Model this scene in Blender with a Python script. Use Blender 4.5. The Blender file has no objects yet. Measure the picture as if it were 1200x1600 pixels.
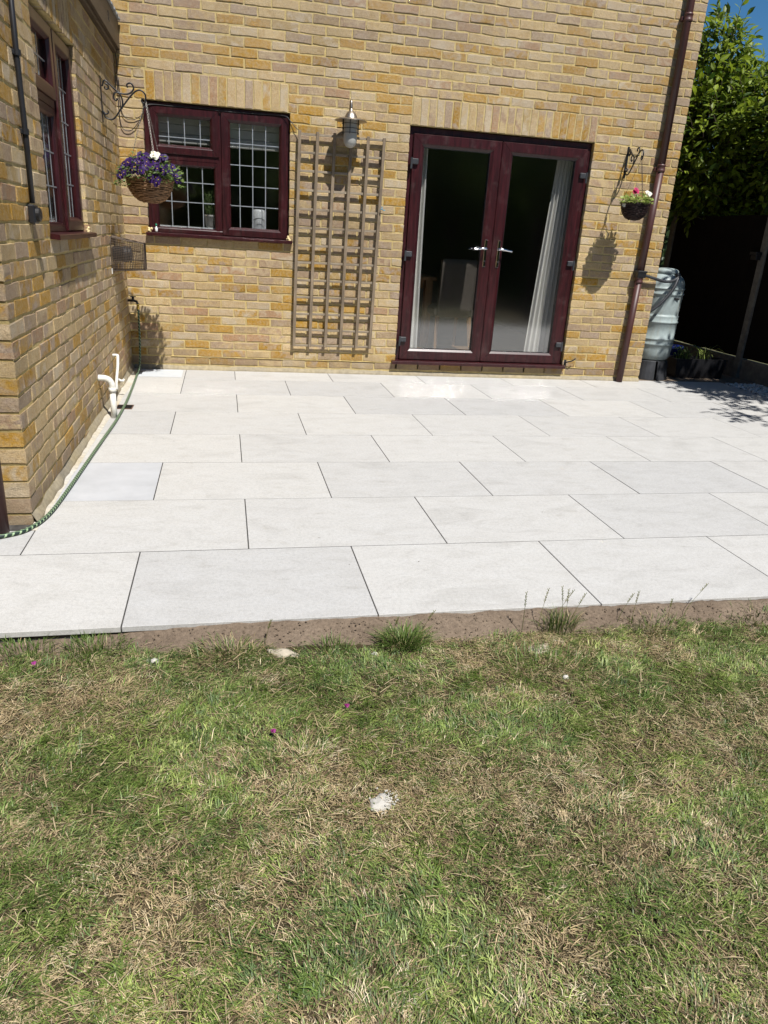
import bpy, math, random
import numpy as np
from mathutils import Vector, Matrix, noise as mnoise

random.seed(7)
rng = np.random.default_rng(7)
S = bpy.context.scene
COL = S.collection
PI = math.pi

# ------------------------------------------------------------------ camera
CAM = (0.8886, -7.0646, 1.2883)
YAW, PITCH, ROLL, FPX = -0.2142, -0.3641, 0.0649, 1128.64


def cam_axes():
    cy, sy = math.cos(YAW), math.sin(YAW)
    cp, sp = math.cos(PITCH), math.sin(PITCH)
    cr, sr = math.cos(ROLL), math.sin(ROLL)
    f = Vector((-sy * cp, cy * cp, sp))
    r0 = Vector((cy, sy, 0))
    u0 = r0.cross(f)
    return cr * r0 + sr * u0, -sr * r0 + cr * u0, f


AX = cam_axes()
cam_d = bpy.data.cameras.new('camera')
cam = bpy.data.objects.new('camera', cam_d)
COL.objects.link(cam)
r_, u_, f_ = AX
m = Matrix((r_, u_, -f_)).transposed().to_4x4()
m.translation = Vector(CAM)
cam.matrix_world = m
cam_d.sensor_fit = 'HORIZONTAL'
cam_d.sensor_width = 36
cam_d.lens = 36 * FPX / 1200
cam_d.clip_start = 0.05
cam_d.clip_end = 800
S.camera = cam


def project(P):
    d = Vector(P) - Vector(CAM)
    z = d.dot(f_)
    if z < 0.1:
        return None
    return 600 + FPX * d.dot(r_) / z, 800 - FPX * d.dot(u_) / z, z


# ------------------------------------------------------------------ light
SUN = Vector((0.33, -1.0, 1.75)).normalized()
w = bpy.data.worlds.new('World')
S.world = w
w.use_nodes = True
wn = w.node_tree.nodes
sky = wn.new('ShaderNodeTexSky')
sky.sky_type = 'NISHITA'
sky.sun_disc = False
sky.sun_elevation = math.asin(SUN.z)
sky.sun_rotation = math.atan2(SUN.x, SUN.y)
sky.air_density = 1.0
sky.dust_density = 0.15
sky.ozone_density = 3.0
wn['Background'].inputs['Strength'].default_value = 0.056
hsv = wn.new('ShaderNodeHueSaturation')
hsv.inputs['Saturation'].default_value = 1.35
w.node_tree.links.new(sky.outputs[0], hsv.inputs['Color'])
w.node_tree.links.new(hsv.outputs[0], wn['Background'].inputs['Color'])
sd = bpy.data.lights.new('sun', 'SUN')
sd.energy = 5.0
sd.angle = math.radians(0.53)
sd.color = (1.0, 0.965, 0.91)
so = bpy.data.objects.new('sun', sd)
COL.objects.link(so)
so.rotation_euler = (-SUN).to_track_quat('-Z', 'Y').to_euler()
S.view_settings.view_transform = 'Standard'
S.view_settings.look = 'None'
S.view_settings.gamma = 1
S.view_settings.use_curve_mapping = False
S.view_settings.exposure = 0.54
# sharp, unclamped reflections, so the sun mirrored by the panes falls on the slabs
S.cycles.blur_glossy = 0.0
S.cycles.sample_clamp_indirect = 0.0
S.cycles.caustics_reflective = True


# ------------------------------------------------------------------ materials
class NT:
    def __init__(s, name, rough=0.6, spec=0.5, metal=0.0):
        s.m = bpy.data.materials.new(name)
        s.m.use_nodes = True
        s.t = s.m.node_tree
        s.n = s.t.nodes
        s.b = s.n['Principled BSDF']
        s.b.inputs['Roughness'].default_value = rough
        s.b.inputs['Specular IOR Level'].default_value = spec
        s.b.inputs['Metallic'].default_value = metal

    def new(s, typ, **kw):
        nd = s.n.new(typ)
        for k, v in kw.items():
            setattr(nd, k, v)
        return nd

    def link(s, a, b):
        s.t.links.new(a, b)

    def math(s, op, a, b=None):
        nd = s.n.new('ShaderNodeMath')
        nd.operation = op
        for i, v in enumerate((a, b)):
            if v is None:
                continue
            if isinstance(v, (int, float)):
                nd.inputs[i].default_value = v
            else:
                s.link(v, nd.inputs[i])
        return nd.outputs[0]

    def mix(s, fac, a, b, blend='MIX'):
        nd = s.n.new('ShaderNodeMix')
        nd.data_type = 'RGBA'
        nd.blend_type = blend
        for i, v in ((0, fac), (6, a), (7, b)):
            if isinstance(v, (int, float)):
                nd.inputs[i].default_value = v
            elif isinstance(v, tuple):
                nd.inputs[i].default_value = (*v, 1)
            else:
                s.link(v, nd.inputs[i])
        return nd.outputs[2]

    def coords(s, kind='Object', scale=(1, 1, 1), offset=None):
        if kind == 'Position':
            o = s.n.new('ShaderNodeNewGeometry').outputs['Position']
        else:
            o = s.n.new('ShaderNodeTexCoord').outputs[kind]
        mp = s.n.new('ShaderNodeMapping')
        mp.inputs['Scale'].default_value = scale
        s.link(o, mp.inputs['Vector'])
        out = mp.outputs[0]
        if offset is not None:
            va = s.n.new('ShaderNodeVectorMath')
            va.operation = 'ADD'
            s.link(out, va.inputs[0])
            s.link(offset, va.inputs[1])
            out = va.outputs[0]
        return out

    def noise(s, vec, scale, detail=4, rough=0.55, dist=0.0):
        nd = s.n.new('ShaderNodeTexNoise')
        nd.inputs['Scale'].default_value = scale
        nd.inputs['Detail'].default_value = detail
        nd.inputs['Roughness'].default_value = rough
        nd.inputs['Distortion'].default_value = dist
        s.link(vec, nd.inputs['Vector'])
        return nd.outputs['Fac']

    def ramp(s, fac, stops, interp='LINEAR'):
        nd = s.n.new('ShaderNodeValToRGB')
        cr = nd.color_ramp
        cr.interpolation = interp
        while len(cr.elements) > 1:
            cr.elements.remove(cr.elements[-1])
        for i, (p, c) in enumerate(stops):
            if isinstance(c, (int, float)):
                c = (c, c, c)
            e = cr.elements[0] if i == 0 else cr.elements.new(p)
            e.position = p
            e.color = (*c, 1)
        s.link(fac, nd.inputs[0])
        return nd.outputs[0]

    def bump(s, h, strength=0.3, dist=0.01, nrm=None):
        nd = s.n.new('ShaderNodeBump')
        nd.inputs['Strength'].default_value = strength
        nd.inputs['Distance'].default_value = dist
        s.link(h, nd.inputs['Height'])
        if nrm is not None:
            s.link(nrm, nd.inputs['Normal'])
        s.link(nd.outputs[0], s.b.inputs['Normal'])
        return nd.outputs[0]

    def color(s, c):
        if isinstance(c, tuple):
            s.b.inputs['Base Color'].default_value = (*c, 1)
        else:
            s.link(c, s.b.inputs['Base Color'])


def simple(name, c, rough=0.6, metal=0.0, spec=0.5, var=0.25, scale=20, bump=0.0, bscale=120, bdist=0.002):
    t = NT(name, rough, spec, metal)
    co = t.coords('Position')
    n = t.noise(co, scale, 5, 0.6)
    k = t.ramp(n, [(0.3, 1 - var), (0.7, 1 + var * 0.4)])
    t.color(t.mix(1.0, c, k, 'MULTIPLY'))
    if bump:
        t.bump(t.noise(co, bscale, 3), bump, bdist)
    return t.m


def mat_brick(name, warm=1.0):
    t = NT(name, 0.88, 0.25)
    oi = t.new('ShaderNodeObjectInfo').outputs['Random']
    ri = t.new('ShaderNodeNewGeometry').outputs['Random Per Island']
    r = t.math('FRACT', t.math('ADD', t.math('MULTIPLY', oi, 7.31), ri))
    r2 = t.math('FRACT', t.math('MULTIPLY', r, 17.77))
    r3 = t.math('FRACT', t.math('MULTIPLY', r, 53.31))
    off = t.new('ShaderNodeCombineXYZ')
    t.link(t.math('MULTIPLY', r, 91.0), off.inputs[0])
    t.link(t.math('MULTIPLY', r2, 37.0), off.inputs[1])
    t.link(t.math('MULTIPLY', r3, 53.0), off.inputs[2])
    co = t.coords('Position', (1, 1, 1), off.outputs[0])
    pal = [(0.0, (0.46, 0.36, 0.215)), (0.14, (0.40, 0.255, 0.085)), (0.26, (0.45, 0.355, 0.235)),
           (0.38, (0.31, 0.235, 0.155)), (0.50, (0.38, 0.240, 0.075)), (0.58, (0.47, 0.370, 0.225)),
           (0.68, (0.33, 0.250, 0.18)), (0.80, (0.31, 0.185, 0.045)), (0.85, (0.36, 0.265, 0.13)),
           (0.94, (0.35, 0.225, 0.14)), (1.0, (0.27, 0.185, 0.07))]
    A = t.ramp(r2, pal, 'CONSTANT')
    B = t.ramp(r3, [(0.0, (0.41, 0.31, 0.18)), (0.3, (0.33, 0.26, 0.205)), (0.55, (0.39, 0.235, 0.065)),
                    (0.72, (0.47, 0.40, 0.30)), (0.9, (0.31, 0.22, 0.155))], 'CONSTANT')
    n1 = t.noise(co, 11, 3, 0.55, 0.8)
    f1 = t.ramp(n1, [(0.42, 0.0), (0.62, 1.0)])
    c = t.mix(f1, A, B)
    n2 = t.noise(co, 45, 5, 0.65)
    c = t.mix(t.ramp(n2, [(0.4, 0.0), (0.75, 0.5)]), c, (0.52, 0.45, 0.34))
    n3 = t.noise(co, 160, 4, 0.7)
    c = t.mix(1.0, c, t.ramp(n3, [(0.25, 0.60), (0.6, 1.08)]), 'MULTIPLY')
    n4 = t.noise(co, 28, 2, 0.5)
    c = t.mix(t.ramp(n4, [(0.70, 0.0), (0.78, 0.6)]), c, (0.22, 0.16, 0.10))
    n6 = t.noise(t.coords('Position'), 1.1, 4, 0.6)
    c = t.mix(1.0, c, t.ramp(n6, [(0.32, (0.76, 0.74, 0.73)), (0.68, (1.12, 1.09, 1.04))]), 'MULTIPLY')
    # grey weathering in drifts, strongest high on the wall
    sw_ = t.new('ShaderNodeSeparateXYZ')
    t.link(t.new('ShaderNodeNewGeometry').outputs['Position'], sw_.inputs[0])
    wz = t.math('ADD', t.math('MULTIPLY', sw_.outputs[2], 0.17), t.math('MULTIPLY', t.noise(t.coords('Position'), 2.2, 5, 0.65), 0.8))
    wf = t.math('MULTIPLY', t.ramp(wz, [(0.74, 0.0), (1.05, 0.55)]), t.ramp(r3, [(0.0, 0.25), (1.0, 1.0)]))
    c = t.mix(wf, c, (0.30, 0.255, 0.21))
    # dirt splashed up on the lowest courses
    sz = t.new('ShaderNodeSeparateXYZ')
    t.link(t.new('ShaderNodeNewGeometry').outputs['Position'], sz.inputs[0])
    dn = t.math('ADD', sz.outputs[2], t.math('MULTIPLY', t.noise(t.coords('Position'), 7, 4, 0.6), 0.35))
    c = t.mix(t.ramp(dn, [(0.20, 0.6), (0.38, 0.0)]), c, (0.20, 0.155, 0.105))
    hs = t.new('ShaderNodeHueSaturation')
    hs.inputs['Saturation'].default_value = 1.12
    hs.inputs['Value'].default_value = 0.98
    t.link(c, hs.inputs['Color'])
    t.color(hs.outputs[0])
    h = t.math('ADD', t.math('MULTIPLY', n2, 0.8), n3)
    t.bump(h, 0.8, 0.005)
    return t.m


def mat_mortar(name, c=(0.50, 0.385, 0.165)):
    t = NT(name, 0.95, 0.1)
    co = t.coords('Position')
    n = t.noise(co, 30, 6, 0.7)
    n2 = t.noise(co, 2.3, 3)
    a = t.mix(t.ramp(n2, [(0.35, 0), (0.7, 0.7)]), c, (0.42, 0.34, 0.19))
    t.color(t.mix(1.0, a, t.ramp(n, [(0.3, 0.72), (0.65, 1.08)]), 'MULTIPLY'))
    t.bump(t.noise(co, 140, 4, 0.7), 0.8, 0.004)
    return t.m


def mat_slab():
    t = NT('pale_porcelain', 0.62, 0.35)
    oi = t.new('ShaderNodeObjectInfo').outputs['Random']
    off = t.new('ShaderNodeCombineXYZ')
    t.link(t.math('MULTIPLY', oi, 71.0), off.inputs[0])
    t.link(t.math('MULTIPLY', oi, 29.0), off.inputs[1])
    co = t.coords('Position', (1, 1.9, 1), off.outputs[0])
    n1 = t.noise(co, 2.6, 7, 0.66, 0.9)
    n2 = t.noise(co, 6.5, 6, 0.7, 0.3)
    n3 = t.noise(t.coords('Position'), 260, 3, 0.7)
    n4 = t.noise(t.coords('Position'), 70, 4, 0.7)
    c = t.ramp(n1, [(0.28, (0.368, 0.362, 0.350)), (0.5, (0.432, 0.427, 0.417)), (0.72, (0.388, 0.382, 0.368))])
    c = t.mix(t.ramp(n2, [(0.5, 0.0), (0.68, 0.5)]), c, (0.455, 0.453, 0.448))
    c = t.mix(t.ramp(n2, [(0.28, 0.5), (0.42, 0.0)]), c, (0.30, 0.291, 0.270))
    c = t.mix(1.0, c, t.ramp(n3, [(0.3, 0.80), (0.6, 1.07)]), 'MULTIPLY')
    c = t.mix(1.0, c, t.ramp(n4, [(0.25, 0.84), (0.55, 1.03)]), 'MULTIPLY')
    n5 = t.noise(t.coords('Position'), 38, 2, 0.5)
    c = t.mix(t.ramp(n5, [(0.76, 0.0), (0.79, 0.45)]), c, (0.30, 0.27, 0.23))
    c = t.mix(1.0, c, t.ramp(oi, [(0.0, (0.93, 0.935, 0.945)), (1.0, (1.06, 1.055, 1.04))]), 'MULTIPLY')
    t.color(c)
    t.link(t.ramp(n2, [(0.3, 0.5), (0.7, 0.7)]), t.b.inputs['Roughness'])
    t.bump(t.math('ADD', n3, t.math('MULTIPLY', n4, 1.5)), 0.22, 0.0015)
    return t.m


def mat_wood(name, c1, c2, rough=0.8, axis='z', scale=1.0, bump=0.4, spec=0.3):
    t = NT(name, rough, spec)
    st = {'z': (14, 14, 1.1), 'x': (1.1, 14, 14), 'y': (14, 1.1, 14)}[axis]
    co = t.coords('Position', tuple(a * scale for a in st))
    n = t.noise(co, 3, 6, 0.65, 0.4)
    n2 = t.noise(co, 14, 4, 0.6)
    n3 = t.noise(t.coords('Position'), 6, 3)
    c = t.mix(t.ramp(n, [(0.35, 0), (0.65, 1)]), c1, c2)
    c = t.mix(1.0, c, t.ramp(n2, [(0.3, 0.75), (0.6, 1.05)]), 'MULTIPLY')
    c = t.mix(1.0, c, t.ramp(n3, [(0.3, 0.8), (0.7, 1.1)]), 'MULTIPLY')
    t.color(c)
    t.bump(n2, bump, 0.002)
    return t.m


def mat_glass():
    m = bpy.data.materials.new('window_glass')
    m.use_nodes = True
    nt = m.node_tree
    nt.nodes.clear()
    o = nt.nodes.new('ShaderNodeOutputMaterial')
    mx = nt.nodes.new('ShaderNodeMixShader')
    tr = nt.nodes.new('ShaderNodeBsdfTransparent')
    tr.inputs[0].default_value = (0.92, 0.93, 0.93, 1)
    gl = nt.nodes.new('ShaderNodeBsdfGlossy')
    gl.inputs['Roughness'].default_value = 0.085
    # Schlick reflectance from |cos|, the same from both sides of the pane
    fr = nt.nodes.new('ShaderNodeLayerWeight')
    fr.inputs[0].default_value = 0.5
    pw = nt.nodes.new('ShaderNodeMath')
    pw.operation = 'POWER'
    pw.inputs[1].default_value = 5.0
    mu = nt.nodes.new('ShaderNodeMath')
    mu.operation = 'MULTIPLY_ADD'
    mu.inputs[1].default_value = 0.84
    mu.inputs[2].default_value = 0.16
    mu.use_clamp = True
    tc = nt.nodes.new('ShaderNodeTexCoord')
    ns = nt.nodes.new('ShaderNodeTexNoise')
    ns.inputs['Scale'].default_value = 2.2
    bp = nt.nodes.new('ShaderNodeBump')
    bp.inputs['Strength'].default_value = 0.015
    bp.inputs['Distance'].default_value = 0.01
    nt.links.new(tc.outputs['Object'], ns.inputs['Vector'])
    nt.links.new(ns.outputs['Fac'], bp.inputs['Height'])
    nt.links.new(bp.outputs[0], gl.inputs['Normal'])
    nt.links.new(fr.outputs['Facing'], pw.inputs[0])
    nt.links.new(pw.outputs[0], mu.inputs[0])
    nt.links.new(mu.outputs[0], mx.inputs[0])
    nt.links.new(tr.outputs[0], mx.inputs[1])
    nt.links.new(gl.outputs[0], mx.inputs[2])
    nt.links.new(mx.outputs[0], o.inputs[0])
    return m


def mat_leaf(name, ca, cb, rough=0.45, trans=0.35, attr=False):
    t = NT(name, rough, 0.4)
    ri = t.new('ShaderNodeNewGeometry').outputs['Random Per Island']
    oi = t.new('ShaderNodeObjectInfo').outputs['Random']
    r = t.math('FRACT', t.math('ADD', t.math('MULTIPLY', oi, 5.3), ri))
    if attr:
        a = t.new('ShaderNodeAttribute', attribute_name='Col')
        c = a.outputs['Color']
    else:
        c = t.mix(r, ca, cb)
    n = t.noise(t.coords('Position'), 60, 2)
    c = t.mix(1.0, c, t.ramp(n, [(0.3, 0.8), (0.7, 1.1)]), 'MULTIPLY')
    t.color(c)
    tl = t.new('ShaderNodeBsdfTranslucent')
    t.link(c, tl.inputs['Color'])
    mx = t.new('ShaderNodeMixShader')
    mx.inputs[0].default_value = trans
    t.link(t.b.outputs[0], mx.inputs[1])
    t.link(tl.outputs[0], mx.inputs[2])
    t.link(mx.outputs[0], t.n['Material Output'].inputs[0])
    return t.m


def mat_upvc():
    t = NT('rosewood_upvc', 0.34, 0.45)
    co = t.coords('Position', (10, 10, 0.9))
    n = t.noise(co, 6, 5, 0.6, 0.5)
    c = t.ramp(n, [(0.35, (0.016, 0.003, 0.0037)), (0.65, (0.042, 0.0068, 0.0088))])
    d = t.noise(t.coords('Position'), 7, 5, 0.7)
    c = t.mix(t.ramp(d, [(0.55, 0.0), (0.8, 0.10)]), c, (0.35, 0.30, 0.28))
    t.color(c)
    t.bump(n, 0.15, 0.001)
    return t.m


def mat_hose():
    t = NT('striped_hose', 0.5, 0.4)
    a = t.new('ShaderNodeUVMap')
    sp = t.new('ShaderNodeSeparateXYZ')
    t.link(a.outputs[0], sp.inputs[0])
    s1 = t.math('FRACT', t.math('ADD', t.math('MULTIPLY', sp.outputs[0], 34.0), sp.outputs[1]))
    c = t.ramp(s1, [(0.0, (0.012, 0.028, 0.022)), (0.70, (0.30, 0.42, 0.24))], 'CONSTANT')
    t.color(c)
    return t.m


def mat_soil(name, a, b, bscale=60, bd=0.01):
    t = NT(name, 0.95, 0.15)
    co = t.coords('Position')
    n = t.noise(co, 5, 6, 0.7)
    n2 = t.noise(co, bscale, 6, 0.75)
    n3 = t.noise(co, 190, 4, 0.7)
    c = t.mix(t.ramp(n, [(0.35, 0), (0.65, 1)]), a, b)
    c = t.mix(1.0, c, t.ramp(n2, [(0.3, 0.6), (0.65, 1.15)]), 'MULTIPLY')
    c = t.mix(t.ramp(n3, [(0.68, 0.0), (0.76, 0.6)]), c, (0.45, 0.40, 0.33))
    t.color(c)
    t.bump(t.math('ADD', n2, t.math('MULTIPLY', n3, 0.5)), 0.8, bd)
    return t.m


M = {}
M['brick'] = mat_brick('stock_brick')
M['mortar'] = mat_mortar('yellow_mortar')
M['mortar_grey'] = mat_mortar('grey_mortar', (0.30, 0.265, 0.205))
M['mortar_white'] = mat_mortar('pale_jointing_sand', (0.52, 0.50, 0.46))
M['slab'] = mat_slab()
M['grout'] = simple('dark_grout', (0.055, 0.052, 0.048), 0.95, var=0.6, scale=25)
M['slab_pale'] = simple('hazy_slab', (0.42, 0.43, 0.45), 0.6, var=0.14, scale=5)
M['upvc'] = mat_upvc()
M['glass'] = mat_glass()
M['lead'] = simple('lead_strip', (0.30, 0.325, 0.35), 0.35, 0.3, 0.5, 0.2, 30)
M['gasket'] = simple('black_gasket', (0.012, 0.012, 0.013), 0.5)
M['chrome'] = simple('chrome', (0.75, 0.76, 0.78), 0.12, 1.0, var=0.05)
M['steel'] = simple('brushed_steel', (0.34, 0.30, 0.255), 0.42, 1.0, var=0.15, scale=60)
M['iron'] = simple('black_iron', (0.010, 0.010, 0.011), 0.42, bump=0.3)
M['black'] = simple('black_plastic', (0.013, 0.013, 0.015), 0.42)
M['greyblack'] = simple('charcoal_plastic', (0.035, 0.037, 0.042), 0.5, var=0.5, scale=9)
M['pipe'] = simple('brown_pipe', (0.062, 0.022, 0.020), 0.48, var=0.2, scale=5)
M['fascia'] = mat_wood('brown_fascia', (0.085, 0.060, 0.043), (0.052, 0.037, 0.028), 0.5, 'y', 0.6, 0.2)
M['gutter'] = simple('grey_flashing', (0.30, 0.33, 0.36), 0.5, var=0.5, scale=12, bump=0.5)
M['trellis'] = mat_wood('weathered_wood', (0.25, 0.195, 0.135), (0.15, 0.115, 0.08), 0.9, 'z', 1.0, 0.5)
M['trellis_h'] = mat_wood('weathered_wood_cross', (0.30, 0.25, 0.185), (0.18, 0.14, 0.10), 0.9, 'x', 1.0, 0.5)
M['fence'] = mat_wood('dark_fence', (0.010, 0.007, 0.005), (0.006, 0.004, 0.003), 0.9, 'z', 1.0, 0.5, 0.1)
M['concrete'] = simple('concrete', (0.15, 0.135, 0.11), 0.9, var=0.4, scale=14, bump=0.5)
M['pebble'] = simple('white_pebble', (0.62, 0.61, 0.60), 0.6, var=0.3, scale=25)
M['wicker'] = mat_wood('brown_wicker', (0.34, 0.20, 0.105), (0.15, 0.08, 0.04), 0.6, 'x', 1.0, 0.3)
M['wicker_dark'] = mat_wood('dark_wicker', (0.035, 0.016, 0.014), (0.015, 0.008, 0.008), 0.5, 'x', 1.0, 0.3)
M['leaf'] = mat_leaf('pansy_leaf', (0.05, 0.10, 0.022), (0.15, 0.21, 0.055))
M['leaf_lime'] = mat_leaf('lime_leaf', (0.22, 0.31, 0.06), (0.36, 0.42, 0.12))
M['purple'] = mat_leaf('purple_petal', (0.022, 0.007, 0.065), (0.060, 0.016, 0.150), 0.6, 0.2)
M['yellow'] = simple('yellow_petal', (0.75, 0.50, 0.03), 0.6)
M['white_petal'] = mat_leaf('white_petal', (0.80, 0.78, 0.66), (0.85, 0.84, 0.78), 0.6, 0.25)
M['pink_petal'] = mat_leaf('pink_petal', (0.55, 0.02, 0.10), (0.65, 0.05, 0.22), 0.6, 0.2)
M['magenta'] = mat_leaf('magenta_petal', (0.30, 0.03, 0.20), (0.36, 0.06, 0.26), 0.6, 0.2)
M['wire'] = simple('rusty_wire', (0.085, 0.060, 0.042), 0.6, 0.3)
M['chain'] = simple('galvanised_chain', (0.36, 0.34, 0.31), 0.4, 0.6)
M['pvc'] = simple('white_pvc', (0.66, 0.65, 0.60), 0.4, var=0.25, scale=30)
M['brass'] = simple('brass', (0.62, 0.43, 0.10), 0.3, 0.9)
M['hose'] = mat_hose()
M['curtain'] = simple('cream_curtain', (0.72, 0.70, 0.66), 0.85, var=0.06)
M['curtain_grey'] = simple('grey_curtain', (0.42, 0.41, 0.42), 0.85, var=0.1)
M['fabric'] = simple('taupe_fabric', (0.12, 0.10, 0.085), 0.9, var=0.15, bump=0.3, bscale=500)
M['oak'] = mat_wood('oak', (0.48, 0.28, 0.13), (0.34, 0.18, 0.075), 0.45, 'z', 0.6, 0.1)
M['room'] = simple('room_wall_paint', (0.24, 0.215, 0.18), 0.9, var=0.1)
M['floor'] = mat_wood('floor_boards', (0.30, 0.18, 0.09), (0.20, 0.11, 0.05), 0.4, 'x', 0.4, 0.1)
M['blind'] = simple('grey_blind', (0.50, 0.49, 0.46), 0.9, var=0.1)
M['ceramic'] = simple('white_ceramic', (0.72, 0.73, 0.74), 0.25, var=0.06)
M['potgrey'] = simple('stone_pot', (0.42, 0.41, 0.39), 0.7, var=0.25)
M['rosemary'] = mat_leaf('rosemary_leaf', (0.20, 0.30, 0.11), (0.30, 0.40, 0.16))
M['blue'] = simple('blue_glaze', (0.02, 0.035, 0.22), 0.2)
M['orange'] = simple('rust_orange_cloth', (0.45, 0.085, 0.02), 0.8)
M['grass'] = mat_leaf('grass_blade', (0, 0, 0), (0, 0, 0), 0.5, 0.16, attr=True)
M['lawn'] = mat_soil('lawn_thatch', (0.10, 0.075, 0.042), (0.045, 0.038, 0.018), 80, 0.012)
M['soil'] = mat_soil('dry_soil', (0.215, 0.165, 0.122), (0.160, 0.120, 0.087), 70, 0.01)
M['earth'] = mat_soil('garden_earth', (0.16, 0.14, 0.08), (0.10, 0.11, 0.05), 20, 0.03)
M['stone'] = simple('pale_rubble', (0.40, 0.35, 0.27), 0.9, var=0.35, scale=30, bump=0.7)
M['stone_white'] = simple('white_mortar_lump', (0.46, 0.44, 0.40), 0.95, var=0.3, scale=50, bump=0.9)
M['tree_leaf'] = mat_leaf('laurel_leaf', (0.030, 0.070, 0.009), (0.28, 0.36, 0.030), 0.48, 0.42)
M['hedge_leaf'] = mat_leaf('hedge_leaf', (0.08, 0.15, 0.03), (0.22, 0.31, 0.07), 0.45, 0.55)
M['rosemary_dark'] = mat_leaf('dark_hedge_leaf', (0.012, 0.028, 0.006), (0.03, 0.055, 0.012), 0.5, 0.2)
M['bark'] = mat_wood('bark', (0.12, 0.09, 0.065), (0.06, 0.045, 0.035), 0.9, 'z', 1.0, 0.8)
M['butt'] = None
t = NT('pale_green_plastic', 0.45, 0.35)
co = t.coords('Position', (9, 9, 1.0))
n = t.noise(co, 1.6, 4, 0.6)
c = t.mix(t.ramp(n, [(0.55, 0.0), (0.70, 0.5)]), (0.29, 0.345, 0.345), (0.25, 0.23, 0.17))
n2 = t.noise(t.coords('Position'), 30, 4, 0.7)
t.color(t.mix(1.0, c, t.ramp(n2, [(0.3, 0.85), (0.6, 1.04)]), 'MULTIPLY'))
t.bump(n2, 0.05, 0.002)
M['butt'] = t.m
M['foam'] = simple('expanding_foam', (0.70, 0.56, 0.30), 0.95, var=0.3, scale=60, bump=0.9, bscale=70, bdist=0.006)


# ------------------------------------------------------------------ mesh helpers
def tag(o, label=None, cat=None, group=None, kind=None):
    if label:
        o['label'] = label
    if cat:
        o['category'] = cat
    if group:
        o['group'] = group
    if kind:
        o['kind'] = kind
    return o


def empty(name, loc=(0, 0, 0), rz=0.0, **kw):
    o = bpy.data.objects.new(name, None)
    o.empty_display_size = 0.1
    o.location = loc
    o.rotation_euler = (0, 0, rz)
    COL.objects.link(o)
    return tag(o, **kw)


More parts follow.
